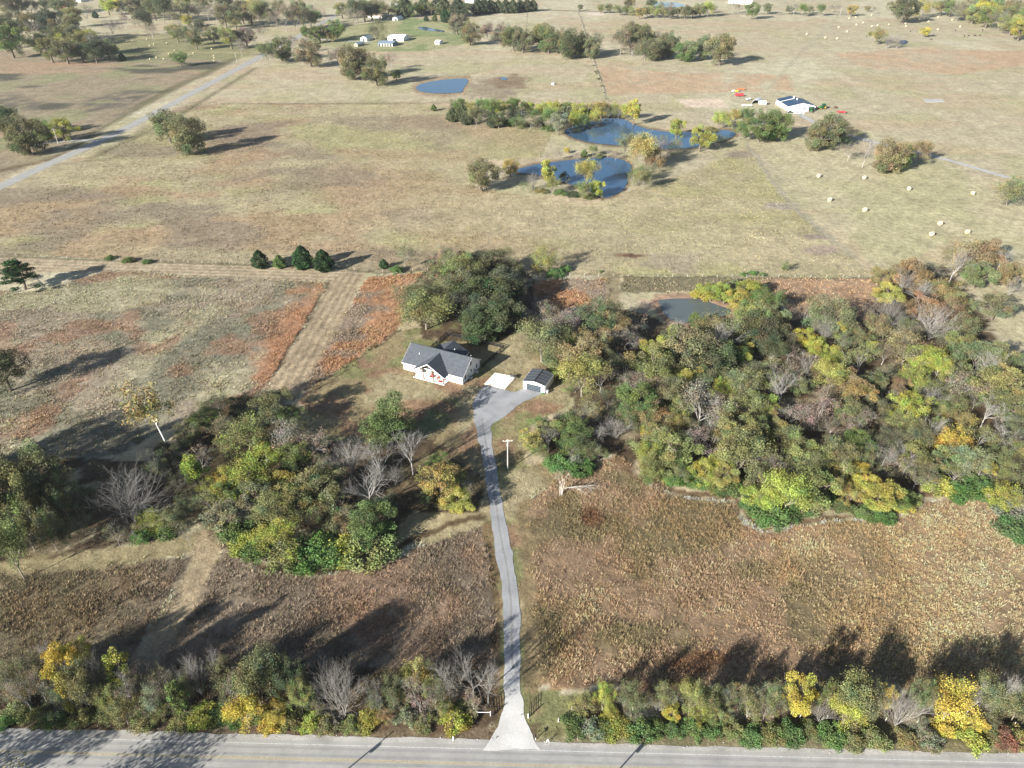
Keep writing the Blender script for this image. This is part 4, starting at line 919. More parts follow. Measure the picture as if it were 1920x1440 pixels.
survey('in the thicket above the ponds', '''845,203,22,tdo 860,196,26,mgr 866,212,26,cdk 880,200,26,mli 893,216,28,mdo 903,196,26,mgr 912,218,28,tdo 921,203,28,mgr 935,222,28,mdk 938,200,26,mli 950,212,26,tdo 962,198,26,mgr 968,226,28,mgr 978,208,28,tdo 990,200,24,mli 995,226,26,tdo 1005,212,26,mgr 1012,228,24,mdk 1020,203,26,mli 1030,220,30,mgr 1040,204,26,mli 1048,230,34,msa 1055,212,28,mdo 1068,202,28,mgr 1075,222,30,mli 1085,208,28,mli 1095,224,28,mgr 1105,205,30,mgo 1118,214,28,mli 1128,203,26,mgo 1140,212,28,tdo 1150,203,26,mli 1160,212,24,tbr 1190,205,22,uli 848,216,20,cdk 875,222,20,cdk 925,226,20,cdk 955,230,20,sgr 985,230,20,sdo 1030,236,26,sgr 813,202,9,cgr''')
survey('standing in the middle pastures', '''312,235,66,odo 347,250,64,odo 10,228,56,odk 44,250,66,odo 84,246,38,ogr 114,239,38,rli 145,240,16,sli 636,104,44,mbr 660,114,58,odo 704,131,48,odo 733,112,36,tbr 743,139,22,rgr 500,97,32,mdo 525,90,40,odo 580,97,50,odo 548,80,28,tbr
943,64,40,obr 963,71,44,odo 980,74,40,odo 1017,66,42,ool 1029,74,44,odo 1053,78,46,odo 1071,81,44,odk 1093,83,42,odo 1107,88,34,odo 1121,76,36,tsa 1165,76,38,mbr 1186,68,48,odo 1203,66,44,odo 1231,72,40,mbr 1186,90,34,tbr 1211,88,44,mdo 1228,92,40,odo 1255,83,42,odo 1243,86,36,odo 1285,95,38,ogr 1323,88,40,odo 1353,90,58,odo 857,43,38,obr 881,62,42,odo 914,56,36,mbr 703,53,42,mdo 725,18,30,mor''')
survey('along the gravel lane at the right', '''1539,254,58,odo 1557,240,56,odo 1582,248,50,mdo 1594,283,44,tbr 1625,280,46,bgy 1667,290,58,oor 1694,294,44,ogr 1728,281,58,mor 1899,354,74,mol''')
survey('in the far upper left', '''181,104,13,tbr 228,107,11,cce 336,107,26,rgr 208,50,34,tbr 235,36,26,tbr 270,38,32,mdk 284,58,22,tbr 330,58,32,mol 375,50,34,mdk 365,70,32,mdo 350,37,18,rli 430,67,38,mol 460,66,36,mbr 450,86,30,tbr 490,60,28,tbr 418,66,26,tbr 398,62,26,mdo 345,66,26,mdo
60,42,44,mdo 25,40,44,mdo 95,42,44,mdk 128,50,44,mdo 60,56,38,bgy 14,72,44,mgr 35,78,34,mgr 70,76,34,mol 100,66,34,mdo 140,62,34,mdo 115,78,34,mli 90,88,36,mol 120,92,38,mdo 150,78,36,mol 165,74,34,mli 180,80,38,tgy 175,92,34,mdk 150,95,34,mdo 200,90,34,mdo 200,78,30,tgy 10,55,40,mdo 135,28,30,mol 160,22,26,tsa 178,28,10,cce
572,58,18,ogr 598,60,27,rgr 612,63,22,mor 630,52,30,rgr 624,62,24,rgr 588,64,20,rgr''')
survey('in the top-edge woods', '''10,6,28,mdo 30,8,28,mol 55,8,28,mdo 80,6,28,mdk 105,6,28,mdo 125,4,26,mol 200,8,26,mli 216,6,22,rye 232,8,30,mdk 250,10,32,mdo 268,12,32,mdk 286,12,34,mdo 302,14,34,mdk 318,16,34,mdo 336,14,34,tbr 352,18,34,mdo 370,18,36,tbr 388,20,36,tbr 404,22,36,tbr 420,26,32,mdo 436,20,32,tbr 452,18,34,mdo 468,20,34,mdo 484,20,34,mol 500,22,36,mdo 516,26,38,tbr 534,28,38,tbr 550,30,38,mdo 566,30,36,tbr 580,28,34,mdo 592,24,30,tbr 440,34,28,mdo 560,14,30,mdo 520,10,30,mdo 470,6,28,mli 420,8,28,mdo 380,6,28,mdo 340,4,28,mli 300,4,26,mdo 260,2,26,mdk
640,16,30,mol 655,12,30,mgr 668,16,30,mdk 682,18,32,mdo 696,16,32,mdo 710,10,30,mdo 745,14,28,mdo 758,14,26,cdk 770,13,26,mgr 782,15,24,mli 795,12,24,cdk 808,14,24,mdo 820,12,24,cdk 832,14,24,cdk 846,14,24,mdo 858,14,24,cdk 870,15,26,mdk 884,14,24,tgy 896,14,22,cdk 908,13,20,cdk 920,13,20,cdk 934,13,18,cdk 948,13,18,cdk 962,13,18,cdk 975,12,16,cdk 988,11,18,cdk 999,11,16,cdk 664,28,26,tbr 680,30,24,tbr 650,26,24,tbr 835,31,16,cce 799,35,8,cce 815,34,9,cgr
1088,13,9,mdo 1127,14,14,mol 1142,14,14,mdo 1156,17,16,mol 1170,19,18,mgr 1184,18,18,mol 1200,22,18,mgo 1214,20,18,mgr 1228,20,20,mol 1244,21,20,mol 1258,21,20,mdo 1272,22,20,mol 1286,20,20,mdo 1300,20,20,mol 1314,17,24,mol 1328,15,18,mli 1336,15,14,mdo 1260,10,18,tgy 1240,10,18,mdo 1180,8,18,mdo 1220,4,18,mdk 1412,17,26,mgr 1375,12,16,tbr 1387,14,14,tbr
1440,14,16,mdo 1480,17,14,mdo 1490,16,16,tbr 1505,17,16,mgr 1518,16,14,mdo 1540,17,14,mgr 1560,15,14,tbr 1572,16,14,tbr 1598,17,18,mgo 1627,15,10,mol 1640,18,10,tbr
1678,12,24,mdo 1700,15,42,odk 1735,11,34,mli 1768,10,26,mol 1785,12,28,mgr 1800,18,30,msa 1815,14,28,mdo 1828,24,32,mol 1842,18,30,mli 1855,28,34,mgr 1868,20,32,mli 1878,34,36,msa 1890,24,34,mol 1900,42,38,mol 1912,30,36,mgr 1916,52,38,mli 1840,6,26,mdo 1870,8,26,mgr 1900,12,30,mdo 1647,64,32,mol 1667,75,30,fbr 1685,75,22,fbr 1736,58,17,rye''')
survey('along the brushy fence line', '1113,122,5,sdo 1117,134,7,sol 1119,138,5,sdo 1123,147,8,sdo 1126,155,5,sol 1128,160,7,sol 1133,173,5,sdo 1137,184,7,sol')
def special(x, y, w, form, col, cat_label):
    TREES.append([x, y, w, form, col, '', cat_label])
special(2, 690, 74, 'round', 'dark', 'dark green rounded tree cut by the left edge of the rough field')
special(486, 487, 29, 'cedar', 'cedar', 'round deep green cedar, leftmost of the four cedars on the fence line')
special(523, 491, 23, 'cedar', 'green', 'smallest and palest of the four cedars on the fence line')
special(566, 484, 37, 'cedar', 'cedar', 'tallest deep green cedar of the four on the fence line')
special(605, 490, 36, 'cedar', 'cedar', 'deep green cedar, rightmost of the four on the fence line')
special(36, 513, 66, 'pine', 'cedar', 'lone layered pine standing on the mown strip at the left edge')
special(302, 786, 112, 'sycamore', 'gold', 'tall pale-trunked tree with a high yellow crown at the wood corner')
special(240, 928, 158, 'fan', 'grey', 'very broad bare grey tree with many spreading stems in the shade')
special(1052, 912, 66, 'broken', 'grey', 'pale broken tree with one big limb fallen to the right')
special(1171, 694, 60, 'broken', 'grey', 'pale toppled bare tree inside the wood beside the garage')

BARKC = {'bare': (.29, .275, .255), 'fan': (.25, .235, .215), 'broken': (.45, .425, .39), 'sycamore': (.62, .59, .53), 'thin': (.27, .255, .235), 'mixed': (.22, .195, .16)}
trng = random.Random(4)
TALL = {'in the hedge left of the gate': (13.5, 1316), 'in the hedge right of the gate': (11.0, 1312), 'at the shaded left edge': (20., 1060), 'beside the broad bare tree': (7, 1100)}     # (tree height in metres judged from shadows, only crowns above this photo row)
MADE = []
LOW = {'fan': 15.0, 'in the grove behind the house': 13.5, 'pine': 12.5}          # greatest height
SQUAT = {'in the wood at the right': .8, 'in the wood right of the garage': .82, 'in the wood left of the driveway': .92}     # height against the form's own
def hues(c, j):
    b = 1.12 + trng.uniform(-.15, .15)
    return tuple(max(.01, v * b * (1 + trng.uniform(-j, j))) for v in c)
def place_tree(x, y, wpx, form, col, place, label, world=None):
    P = PROTO[form]; p = P[trng.randrange(len(P))]
    hz = trng.uniform(.9, 1.12)
    mh = TALL.get(place)
    if world is None:
        z = p['zc']
        for _ in range(6):
            W = at(x, y, z); k = (wpx / (FPX / depth_at(W))) / p['D']
            if mh and form != 'shrub' and y < mh[1]: hz = min(1.9, max(1.0, mh[0] / (p['H'] * k)))
            z = p['zc'] * k * hz
            if place in LOW or form in LOW: hz = min(hz, LOW.get(place, LOW.get(form)) / (p['H'] * k)); z = p['zc'] * k * hz
            if place in SQUAT: hz = SQUAT[place]; z = p['zc'] * k * hz
    else:
        W, k = Vector(world), wpx
    nm = {'shrub': 'shrub', 'cedar': 'cedar_tree', 'pine': 'pine_tree', 'bare': 'bare_tree', 'fan': 'bare_tree', 'broken': 'broken_tree', 'sycamore': 'sycamore_tree', 'oak': 'oak_tree', 'thin': 'thinning_tree', 'round': 'leafy_tree', 'upright': 'leafy_tree'}.get(form, 'yellowing_tree' if col in ('lime', 'yellow', 'gold') else 'autumn_tree' if col in ('orange', 'brown', 'dolive') else 'broadleaf_tree')
    rz = trng.uniform(0, 2 * math.pi) if form not in ('broken', 'pine', 'sycamore') else 0
    e = empty(nm, (W.x, W.y, 0), rz, (k, k, k * hz))
    bc = BARKC.get(form, (.14, .115, .09)); 
    if form == 'thin' and col == 'brown': bc = (.29, .27, .25)
    if col == 'grey' and form in ('bare', 'fan'):
        q = trng.uniform(.85, 1.35); bc = tuple(v * q for v in bc)
    if form == 'shrub': e.scale.z *= trng.uniform(.6, .95)
    if p['trunk']: link('stem' if form == 'shrub' else 'trunk', p['trunk'], None, e, bc)
    if p['twigs']: tag(link('branches', p['twigs'], None, e, tuple(v * .9 for v in bc)), kind='stuff')
    if p['leaves']: link('crown', p['leaves'], None, e, hues(CLR[col], .08))
    MADE.append((e, x, y, form, col, place, label, wpx))
    return e
for t in TREES:
    if t[3] == 'shrub' and t[5].startswith(('in the hedge', 'in the wood')):
        t[2] *= trng.uniform(.95, 1.22) if t[5].startswith('in the hedge') else trng.uniform(1.0, 1.5)
        if t[4] == 'bright' and trng.random() < .4: t[4] = trng.choice(['green', 'olive', 'lime'])
    if t[5].startswith('in the hedge') and t[4] in ('lime', 'gold', 'yellow') and t[2] < 56 and trng.random() < .45: t[4] = trng.choice(['dolive', 'sage', 'olive'])
    if t[5] in ('in the far upper left', 'in the top-edge woods', 'in the thicket above the ponds'):
        t[2] *= 1.15
        if t[3] == 'mixed' and trng.random() < .65: t[3] = 'round'
    if t[3] == 'mixed' and t[5].startswith('in the wood') and t[4] != 'brown' and trng.random() < .42: t[3] = 'round' if trng.random() < .7 else 'oak'
    place_tree(*t)
# trees and shadows just outside the bottom edge of the photo
for X, Y, k, form, lab in ((-79, 59, 1.35, 'mixed', 'leafy tree south of the highway whose shadow streaks the left lane'), (-106, 61, 1.4, 'mixed', 'leafy tree south of the highway shading the lower left corner'), (47, 56, .8, 'round', 'rounded tree south of the highway shading the lower right edge')):
    place_tree(0, 0, k, form, 'olive', '', lab, world=(X, Y, 0))
# labels: look + place, then the count from the left among look-alikes in that place
def ordinal(n):
    return str(n) + ('th' if 10 <= n % 100 <= 20 else {1: 'st', 2: 'nd', 3: 'rd'}.get(n % 10, 'th'))
groups = {}
for m in MADE:
    e, x, y, form, col, place, label, wpx = m
    cat = 'shrub' if form == 'shrub' else 'tree'
    if label: tag(e, label, cat); continue
    size = ''
    groups.setdefault((form, col, place), []).append((x, e))
for (form, col, place), L in groups.items():
    look = (WORD[col] + ' ' + FORMW[form]).strip()
    if form in ('bare', 'fan'): look = ('pale grey ' if col == 'grey' else 'brownish ') + FORMW[form]
    L.sort(key=lambda q: q[0])
    cat = 'shrub' if form == 'shrub' else 'tree'
    for i, (x, e) in enumerate(L):
        lab = look + ' ' + place
        if len(L) > 1: lab = ('leftmost ' + lab if i == 0 else 'rightmost ' + lab if i == len(L) - 1 else ordinal(i + 1) + ' ' + look + ' from the left ' + place)
        tag(e, lab, cat, ('shrubs ' if cat == 'shrub' else 'trees ') + place)

# ------------------------------------------------------------------ the white house
def house_frame(A, rz):
    return A, rz
H0 = at(757.4, 692); HRZ = math.atan2(-9.58, 20.36)
house = tag(empty('house', H0, HRZ), 'white one-storey house with charcoal shingle gable roof and front porch', 'house')
HL, HD, EV, RG = 22.5, 12.0, 3.0, 7.0
def window(parent, wall, a, z, wd, ht, fixed, out, name='window'):
    """framed window on a wall: wall 'x' = plane of constant x, 'y' = plane of constant y; out = outward sign"""
    m = MB(); g = MB(); t = .07; d0, d1 = fixed, fixed + out * .05
    lo, hi = min(d0, d1), max(d0, d1)
    for (p0, p1, q0, q1) in ((a - wd / 2 - t, a + wd / 2 + t, z + ht / 2, z + ht / 2 + t), (a - wd / 2 - t, a + wd / 2 + t, z - ht / 2 - t, z - ht / 2), (a - wd / 2 - t, a - wd / 2, z - ht / 2, z + ht / 2), (a + wd / 2, a + wd / 2 + t, z - ht / 2, z + ht / 2)):
        (m.box(lo, hi, p0, p1, q0, q1) if wall == 'x' else m.box(p0, p1, lo, hi, q0, q1))
    g0, g1 = sorted((fixed - out * .02, fixed + out * .02))
    (g.box(g0, g1, a - wd / 2, a + wd / 2, z - ht / 2, z + ht / 2) if wall == 'x' else g.box(a - wd / 2, a + wd / 2, g0, g1, z - ht / 2, z + ht / 2))
    w_ = m.build(name, M['trim'], parent); g.build('pane', M['glass'], w_)
    return w_
b = MB(); b.box(-.05, HL + .05, -.05, HD + .05, -.1, .25); b.build('foundation', M['concrete'], house)
b = MB(); b.box(0, HL, 0, .15, .25, EV); b.build('wall', M['white'], house)
b = MB(); b.box(0, HL, HD - .15, HD, .25, EV); b.build('wall', M['white'], house)
for x in (0, HL - .15):
    b = MB(); b.prism([(x, .15, .25), (x, HD - .15, .25), (x, HD - .15, EV), (x, HD / 2, RG - .22), (x, .15, EV)], (.15, 0, 0)); b.build('wall', M['white'], house)
def slope(name, p, th, mat, parent):
    """roof slab over the quad p (eave, eave, ridge, ridge)"""
    n = (Vector(p[1]) - Vector(p[0])).cross(Vector(p[2]) - Vector(p[1])).normalized()
    if n.z < 0: n = -n
    b = MB(); b.prism([tuple(Vector(q) - n * th) for q in p], n * th); return b.build(name, mat, parent)
sl = (RG - EV) / (HD / 2); ov = .45
r1 = slope('roof_slope', [(-.4, -ov, EV - ov * sl + .12), (HL + .4, -ov, EV - ov * sl + .12), (HL + .4, HD / 2, RG + .12), (-.4, HD / 2, RG + .12)], .16, M['shingle'], house)
r2 = slope('roof_slope', [(HL + .4, HD + ov, EV - ov * sl + .12), (-.4, HD + ov, EV - ov * sl + .12), (-.4, HD / 2, RG + .12), (HL + .4, HD / 2, RG + .12)], .16, M['shingle'], house)
b = MB(); b.box(-.42, HL + .42, HD / 2 - .16, HD / 2 + .16, RG + .11, RG + .16); b.build('ridge_cap', M['shingle'], house)
for y, s_ in ((-ov, -1), (HD + ov, 1)):
    b = MB(); z0 = EV - ov * sl
    b.box(-.4, HL + .4, *sorted((y, y + s_ * .06)), z0 - .1, z0 + .1); b.build('gutter', M['trim'], house)
for x in (-.44, HL + .40):
    for y0, y1 in ((-ov, HD / 2), (HD + ov, HD / 2)):
        b = MB(); z0, z1 = EV - ov * sl, RG
        b.prism([(x, y0, z0 - .14), (x, y1, z1 - .14), (x, y1, z1 + .1), (x, y0, z0 + .1)], (.04, 0, 0)); b.build('rake_board', M['trim'], house)
# front porch: gable roof on four timber posts
PX0, PX1, PY, PA = 5.7, 17.1, -2.8, 11.4
porch = MB(); porch.box(PX0 - .2, PX1 + .2, PY - .25, -.06, -.1, .2); porch.build('porch_floor', M['concrete'], house)
PR = 6.55; ps = (PR - 3.05) / (PA - PX0)
for s_ in (-1, 1):
    xe = PA + s_ * (PA - PX0 + .45); ze = PR - ps * (PA - PX0 + .45)
    slope('porch_roof_slope', [(xe, PY - .4, ze), (xe, 4.6, ze), (PA, 5.6, PR), (PA, PY - .4, PR)] if s_ < 0 else [(xe, 4.6, ze), (xe, PY - .4, ze), (PA, PY - .4, PR), (PA, 5.6, PR)], .14, M['shingle_side'], house)
    b = MB(); b.prism([(xe, PY - .44, ze - .26), (PA, PY - .44, PR - .26), (PA, PY - .44, PR - .02), (xe, PY - .44, ze - .02)], (0, .04, 0)); b.build('porch_rake_board', M['trim'], house)
    b = MB(); b.box(*sorted((xe, xe + s_ * .05)), PY - .4, -.5, ze - .2, ze - .02); b.build('porch_gutter', M['trim'], house)
b = MB(); b.prism([(PX0 + .1, .16, EV), (PX1 - .1, .16, EV), (PA, .16, PR - .2)], (0, -.13, 0)); b.build('porch_gable_wall', M['white'], house)
for x in (5.85, 9.5, 13.25, 16.95):
    b = MB(); b.box(x - .1, x + .1, PY - .1, PY + .1, .2, 2.85); b.box(x - .15, x + .15, PY - .15, PY + .15, .2, .34); b.build('porch_post', M['brown'], house)
b = MB(); b.box(PX0, PX1, PY - .09, PY + .09, 2.85, 3.08); b.build('porch_beam', M['brown'], house)
for x0, z0, x1, z1 in ((PA, 3.08, PA, PR - .4), (PA - .1, 3.2, PA - 2.6, PR - .4 - ps * 2.6), (PA + .1, 3.2, PA + 2.6, PR - .4 - ps * 2.6)):
    b = MB(); b.tube((x0, PY, z0), (x1, PY, z1), .08, n=4); b.build('truss_brace', M['brown'], house)
# rear wing mirrors the porch
wing = MB(); wing.box(6.0, 16.8, HD + .01, 14.1, 0, 2.9); wing.build('rear_wing_wall', M['white'], house)
b = MB(); b.prism([(6.0, 14.0, 2.92), (16.8, 14.0, 2.92), (PA, 14.0, 6.2)], (0, .1, 0)); b.build('rear_gable_wall', M['white'], house)
for s_ in (-1, 1):
    xe = PA + s_ * 5.85; ze = 6.5 - .54 * 5.85
    slope('rear_roof_slope', [(xe, 14.55, ze), (xe, 7.4, ze), (PA, 6.8, 6.5), (PA, 14.55, 6.5)], .14, M['shingle_side'], house)
    b = MB(); b.box(*sorted((xe, xe + s_ * .05)), 12.6, 14.55, ze - .18, ze - .02); b.build('rear_gutter', M['trim'], house)
for (a, z, wd, ht) in ((5.84, 4.9, .9, 1.4), (9.83, 1.7, .9, 1.5), (5.9, 2.1, .9, .8), (1.84, 1.7, .9, 1.5), (7.93, 1.3, .5, 1.0), (3.6, 1.35, .5, 1.0)):
    window(house, 'x', a, z, wd, ht, HL, 1)
for a, wd in ((8.0, 1.6), (14.6, 1.6)): window(house, 'y', a, 1.6, wd, 1.4, 0, -1)
b = MB(); b.box(10.8, 11.8, -.06, 0, .26, 2.35); d_ = b.build('front_door', M['brown'], house); b = MB(); b.tube((11.65, -.13, 1.25), (11.65, -.06, 1.25), .05); b.build('handle', M['galv'], d_)
for x, z in ((3.0, .9), (20.0, .9)):
    b = MB(); b.box(x - .2, x + .2, -.04, 0, z - .12, z + .12); b.build('wall_vent', M['galv'], house)
for x, y, z in ((4.6, 3.2, 5.1), (13.9, 10.6, 5.1), (21.5, 7.9, 5.9)):
    b = MB(); b.tube((x, y, z - .4), (x, y, z + .55), .1, n=8); b.tube((x, y, z + .55), (x, y, z + .66), .15, n=8); b.build('roof_vent', M['trim'], house)
def loc(u, v, z=0, base=H0, rz=HRZ):
    return Vector((base.x + math.cos(rz) * u - math.sin(rz) * v, base.y + math.sin(rz) * u + math.cos(rz) * v, z))
# things on the porch and round the house
b = MB(); b.box(-.75, .75, -.5, .5, 0, .02); rug = tag(b.build('rug', M['red']), 'red rug on the porch floor beside the right post', 'rug'); rug.location = loc(15.1, -1.7, .205); rug.rotation_euler.z = HRZ
def chair(P, rz, lab):
    e = tag(empty('porch_chair', P, rz), lab, 'chair', 'red chairs on the porch')
    b = MB(); b.box(-.3, .3, -.28, .3, .38, .44); b.build('seat', M['red'], e)
    b = MB(); b.prism([(-.3, .26, .44), (.3, .26, .44), (.3, .46, 1.05), (-.3, .46, 1.05)], (0, .05, 0)); b.build('backrest', M['red'], e)
    for x in (-.27, .27):
        for y in (-.24, .26):
            b = MB(); b.box(x - .03, x + .03, y - .03, y + .03, 0, .38); b.build('leg', M['red'], e)
        b = MB(); b.box(x - .06, x + .06, -.3, .32, .6, .64); b.build('armrest', M['red'], e)
chair(loc(13.6, -.9, .2), HRZ, 'red chair left of the rug on the porch'); chair(loc(15.9, -.8, .2), HRZ, 'red chair behind the rug on the porch')
sw = tag(empty('porch_swing', loc(11.5, -1.2, 0), HRZ), 'brown porch swing hanging in the middle of the porch', 'swing')
b = MB(); b.box(-.7, .7, -.25, .25, .65, .71); b.build('seat', M['brown'], sw); b = MB(); b.box(-.7, .7, .22, .27, .71, 1.25); b.build('backrest', M['red'], sw)
for x in (-.65, .65):
    b = MB(); b.tube((x, 0, .7), (x, 0, 4.0), .02, n=5); b.build('chain', M['dark'], sw)
for v, lab in ((8.5, 'grey air conditioner beside the rear half of the house end wall'), (4.2, 'grey air conditioner beside the front half of the house end wall')):
    e = tag(empty('air_conditioner', loc(23.25, v), HRZ), lab, 'air conditioner', 'air conditioners beside the house')
    b = MB(); b.box(-.45, .45, -.45, .45, 0, .1); b.build('base', M['concrete'], e)
    b = MB(); b.box(-.4, .4, -.4, .4, .1, .95); b.build('casing', M['galv'], e)
    b = MB(); b.lathe([(0, .32), (.04, .32), (.05, .26), (.06, .1)], (0, 0, .95), (0, 0, 1), 14); b.build('fan_grille', M['dark'], e)
# black rail fence round the back yard
fence = tag(empty('yard_fence', loc(1.4, 26.8), HRZ), 'black rail fence enclosing the small yard behind the house', 'fence')
FP = [(0, -14.7), (0, 0), (22.9, 0), (22.0, -14.6)]
for (x0, y0), (x1, y1) in zip(FP[:-1], FP[1:]):
    n = max(2, int(math.hypot(x1 - x0, y1 - y0) / 2.4))
    for i in range(n + 1):
        t = i / n; b = MB(); x, y = x0 + (x1 - x0) * t, y0 + (y1 - y0) * t
        b.box(x - .11, x + .11, y - .11, y + .11, -.1, 1.4); b.build('post', M['dark'], fence)
    for z in (.3, .75, 1.22):
        b = MB(); b.tube((x0, y0, z), (x1, y1, z), .1, n=4); b.build('rail', M['dark'], fence)

# ------------------------------------------------------------------ garage with steel roof
gA, gB, gC = at(981, 728), at(1021.5, 737.7), at(1039, 715.6)
GRZ = math.atan2(gB.y - gA.y, gB.x - gA.x); GL = (gB - gA).length; GD = 7.7
gar = tag(empty('garage', gA, GRZ), 'small white metal garage with dark steel roof and overhead door', 'garage')
for y in (0, GD - .1):
    b = MB(); b.prism([(0, y, -.05), (GL, y, -.05), (GL, y, 2.85), (GL / 2, y, 3.62), (0, y, 2.85)], (0, .1, 0)); b.build('wall', M['white_steel'], gar)
for x in (0, GL - .1):
    b = MB(); b.box(x, x + .1, .1, GD - .1, -.05, 2.85); b.build('wall', M['white_steel'], gar)
gs = .77 / (GL / 2)
for s_ in (-1, 1):
    xe = GL / 2 + s_ * (GL / 2 + .18); ze = 3.72 - gs * (GL / 2 + .18)
    q = [(xe, -.2, ze), (xe, GD + .2, ze), (GL / 2, GD + .2, 3.72), (GL / 2, -.2, 3.72)]
    rs = slope('roof_slope', q, .07, M['steel_roof'], gar)
    k = 9
    for i in range(k + 1):
        y = -.15 + (GD + .3) * i / k
        b = MB(); b.prism([(xe, y - .05, ze + .002), (GL / 2, y - .05, 3.722), (GL / 2, y - .05, 3.79), (xe, y - .05, ze + .07)], (0, .1, 0)); b.build('rib', M['steel_cap'] if i % 2 else M['steel_roof'], rs)
    b = MB(); b.box(*sorted((xe, xe + s_ * .05)), -.2, GD + .2, ze - .14, ze); b.build('gutter', M['trim'], gar)
b = MB(); b.prism([(GL / 2 - .25, -.22, 3.70), (GL / 2, -.22, 3.80), (GL / 2 + .25, -.22, 3.70)], (0, GD + .44, 0)); b.build('ridge_cap', M['steel_cap'], gar)
dx0, dx1, dz = 1.25, 6.1, 2.2
dr = MB(); dr.box(dx0 - .08, dx1 + .08, -.03, 0, 0, dz + .08); dr = dr.build('overhead_door', M['bluegrey_roof'], gar)
for k in range(4):
    b = MB()
    for j in range(6):
        w_ = (dx1 - dx0) / 6
        b.box(dx0 + j * w_ + .02, dx0 + (j + 1) * w_ - .02, -.06, -.03, .04 + k * dz / 4 + .05, (k + 1) * dz / 4 - .03)
    tag(b.build('panel', M['steel_cap'], dr), kind='stuff')
def bin_(P, rz, mat, lab):
    e = tag(empty('trash_bin', P, rz), lab, 'trash bin')
    b = MB(); b.prism([(-.28, -.3, .08), (.28, -.3, .08), (.28, .3, .08), (-.28, .3, .08)], (0, 0, .9)); b.build('body', mat, e)
    b = MB(); b.prism([(-.33, -.36, .98), (.33, -.36, .98), (.33, .36, .98), (-.33, .36, .98)], (0, 0, .09)); b.build('lid', mat, e)
    for x in (-.26, .26):
        b = MB(); b.tube((x - .04, .3, .12), (x + .04, .3, .12), .12, n=12); b.build('wheel', M['rubber'], e)
bin_(at(1026.5, 737), GRZ, M['galv'], 'grey trash bin at the front right corner of the garage')
e = tag(empty('planter', at(1017, 738.5), GRZ), 'small green planter trough against the garage front', 'planter'); b = MB(); b.box(-.5, .5, -.18, .18, 0, .3); b.build('trough', M['green_paint'], e); b = MB(); b.box(-.47, .47, -.15, .15, .3, .33); b.build('soil', M['brown'], e)
# smoker grill on the pad corner
e = tag(empty('smoker_grill', at(961, 709.5, .1), GRZ), 'black smoker grill standing at the corner of the concrete pad', 'grill')
b = MB(); b.lathe([(-.75, .3), (-.72, .38), (.72, .38), (.75, .3)], (0, 0, 1.0), (1, 0, 0), 16); b.build('barrel', M['dark'], e)
b = MB(); b.lathe([(0, .25), (.45, .25)], (.85, 0, .6), (1, 0, 0), 12); b.build('firebox', M['dark'], e)
b = MB(); b.tube((-.6, 0, 1.3), (-.6, 0, 2.0), .07); b.build('chimney', M['dark'], e)
for x in (-.6, .6):
    for y in (-.25, .25):
        b = MB(); b.tube((x, y, 0), (x, y, .8), .035, n=6); b.build('leg', M['dark'], e)
b = MB(); b.box(-.7, .7, -.75, -.4, .88, .92); b.build('front_shelf', M['galv'], e)

# ------------------------------------------------------------------ utility poles
def pole(base, h, lab, rz=0.0, transformer=False, arm=2.4, mat='wood_pole'):
    e = tag(empty('utility_pole', base, rz), lab, 'utility pole', 'utility poles')
    b = MB(); b.tube((0, 0, -.3), (0, 0, h), .18, .12, n=10); b.build('pole', M[mat], e)
    if arm:
        b = MB(); b.box(-arm / 2, arm / 2, -.22, -.1, h - .55, h - .38); a = b.build('crossarm', M[mat], e)
        for x in (-arm / 2 + .1, -.3, .3, arm / 2 - .1):
            b = MB(); b.lathe([(0, .05), (.05, .09), (.12, .06), (.18, .08), (.22, .03)], (x, -.16, h - .38), (0, 0, 1), 8); b.build('insulator', M['trim'], a)
        for s_ in (-1, 1):
            b = MB(); b.tube((s_ * .8, -.17, h - .5), (0, -.14, h - 1.1), .025, n=5); b.build('brace', M['galv'], e)
    if transformer:
        b = MB(); b.lathe([(0, .22), (.05, .27), (.8, .27), (.88, .2), (.95, .08)], (0, -.42, h - 2.0), (0, 0, 1), 14); b.build('transformer', M['galv'], e)
    return e
pole(at(952, 880), 10.4, 'pale utility pole with crossarm and transformer beside the driveway', R(4), True, 2.6)
pole(at(109, 269.5), 9.5, 'utility pole at the white lane by the shaded trees on the left', R(30), True, 2.4)
pole(at(444, 116.5), 9.0, 'utility pole near the bales beside the country road', R(30), False, 2.4)
pole(at(1574.5, 29), 10, 'distant utility pole at the top of the faint field track', 0, False, 2.4)
pole(at(1811, 31), 11, 'distant utility pole before the far right tree row', 0, False, 2.4)
pole(at(1049, 212), 9, 'thin pale pole rising from the thicket above the far ponds', 0, False, 0)
for (tx, ty), lab in (((738, 1371), 'utility pole south of the highway casting the left line of shadow'), ((1225, 1371), 'utility pole south of the highway casting the right line of shadow')):
    q = at(tx, ty); h = 9.0; Lh = h / math.tan(SUN_EL)
    pole((q.x - Lh * math.cos(SUN_AZ), q.y - Lh * math.sin(SUN_AZ), 0), h, lab, 0, True, 0)

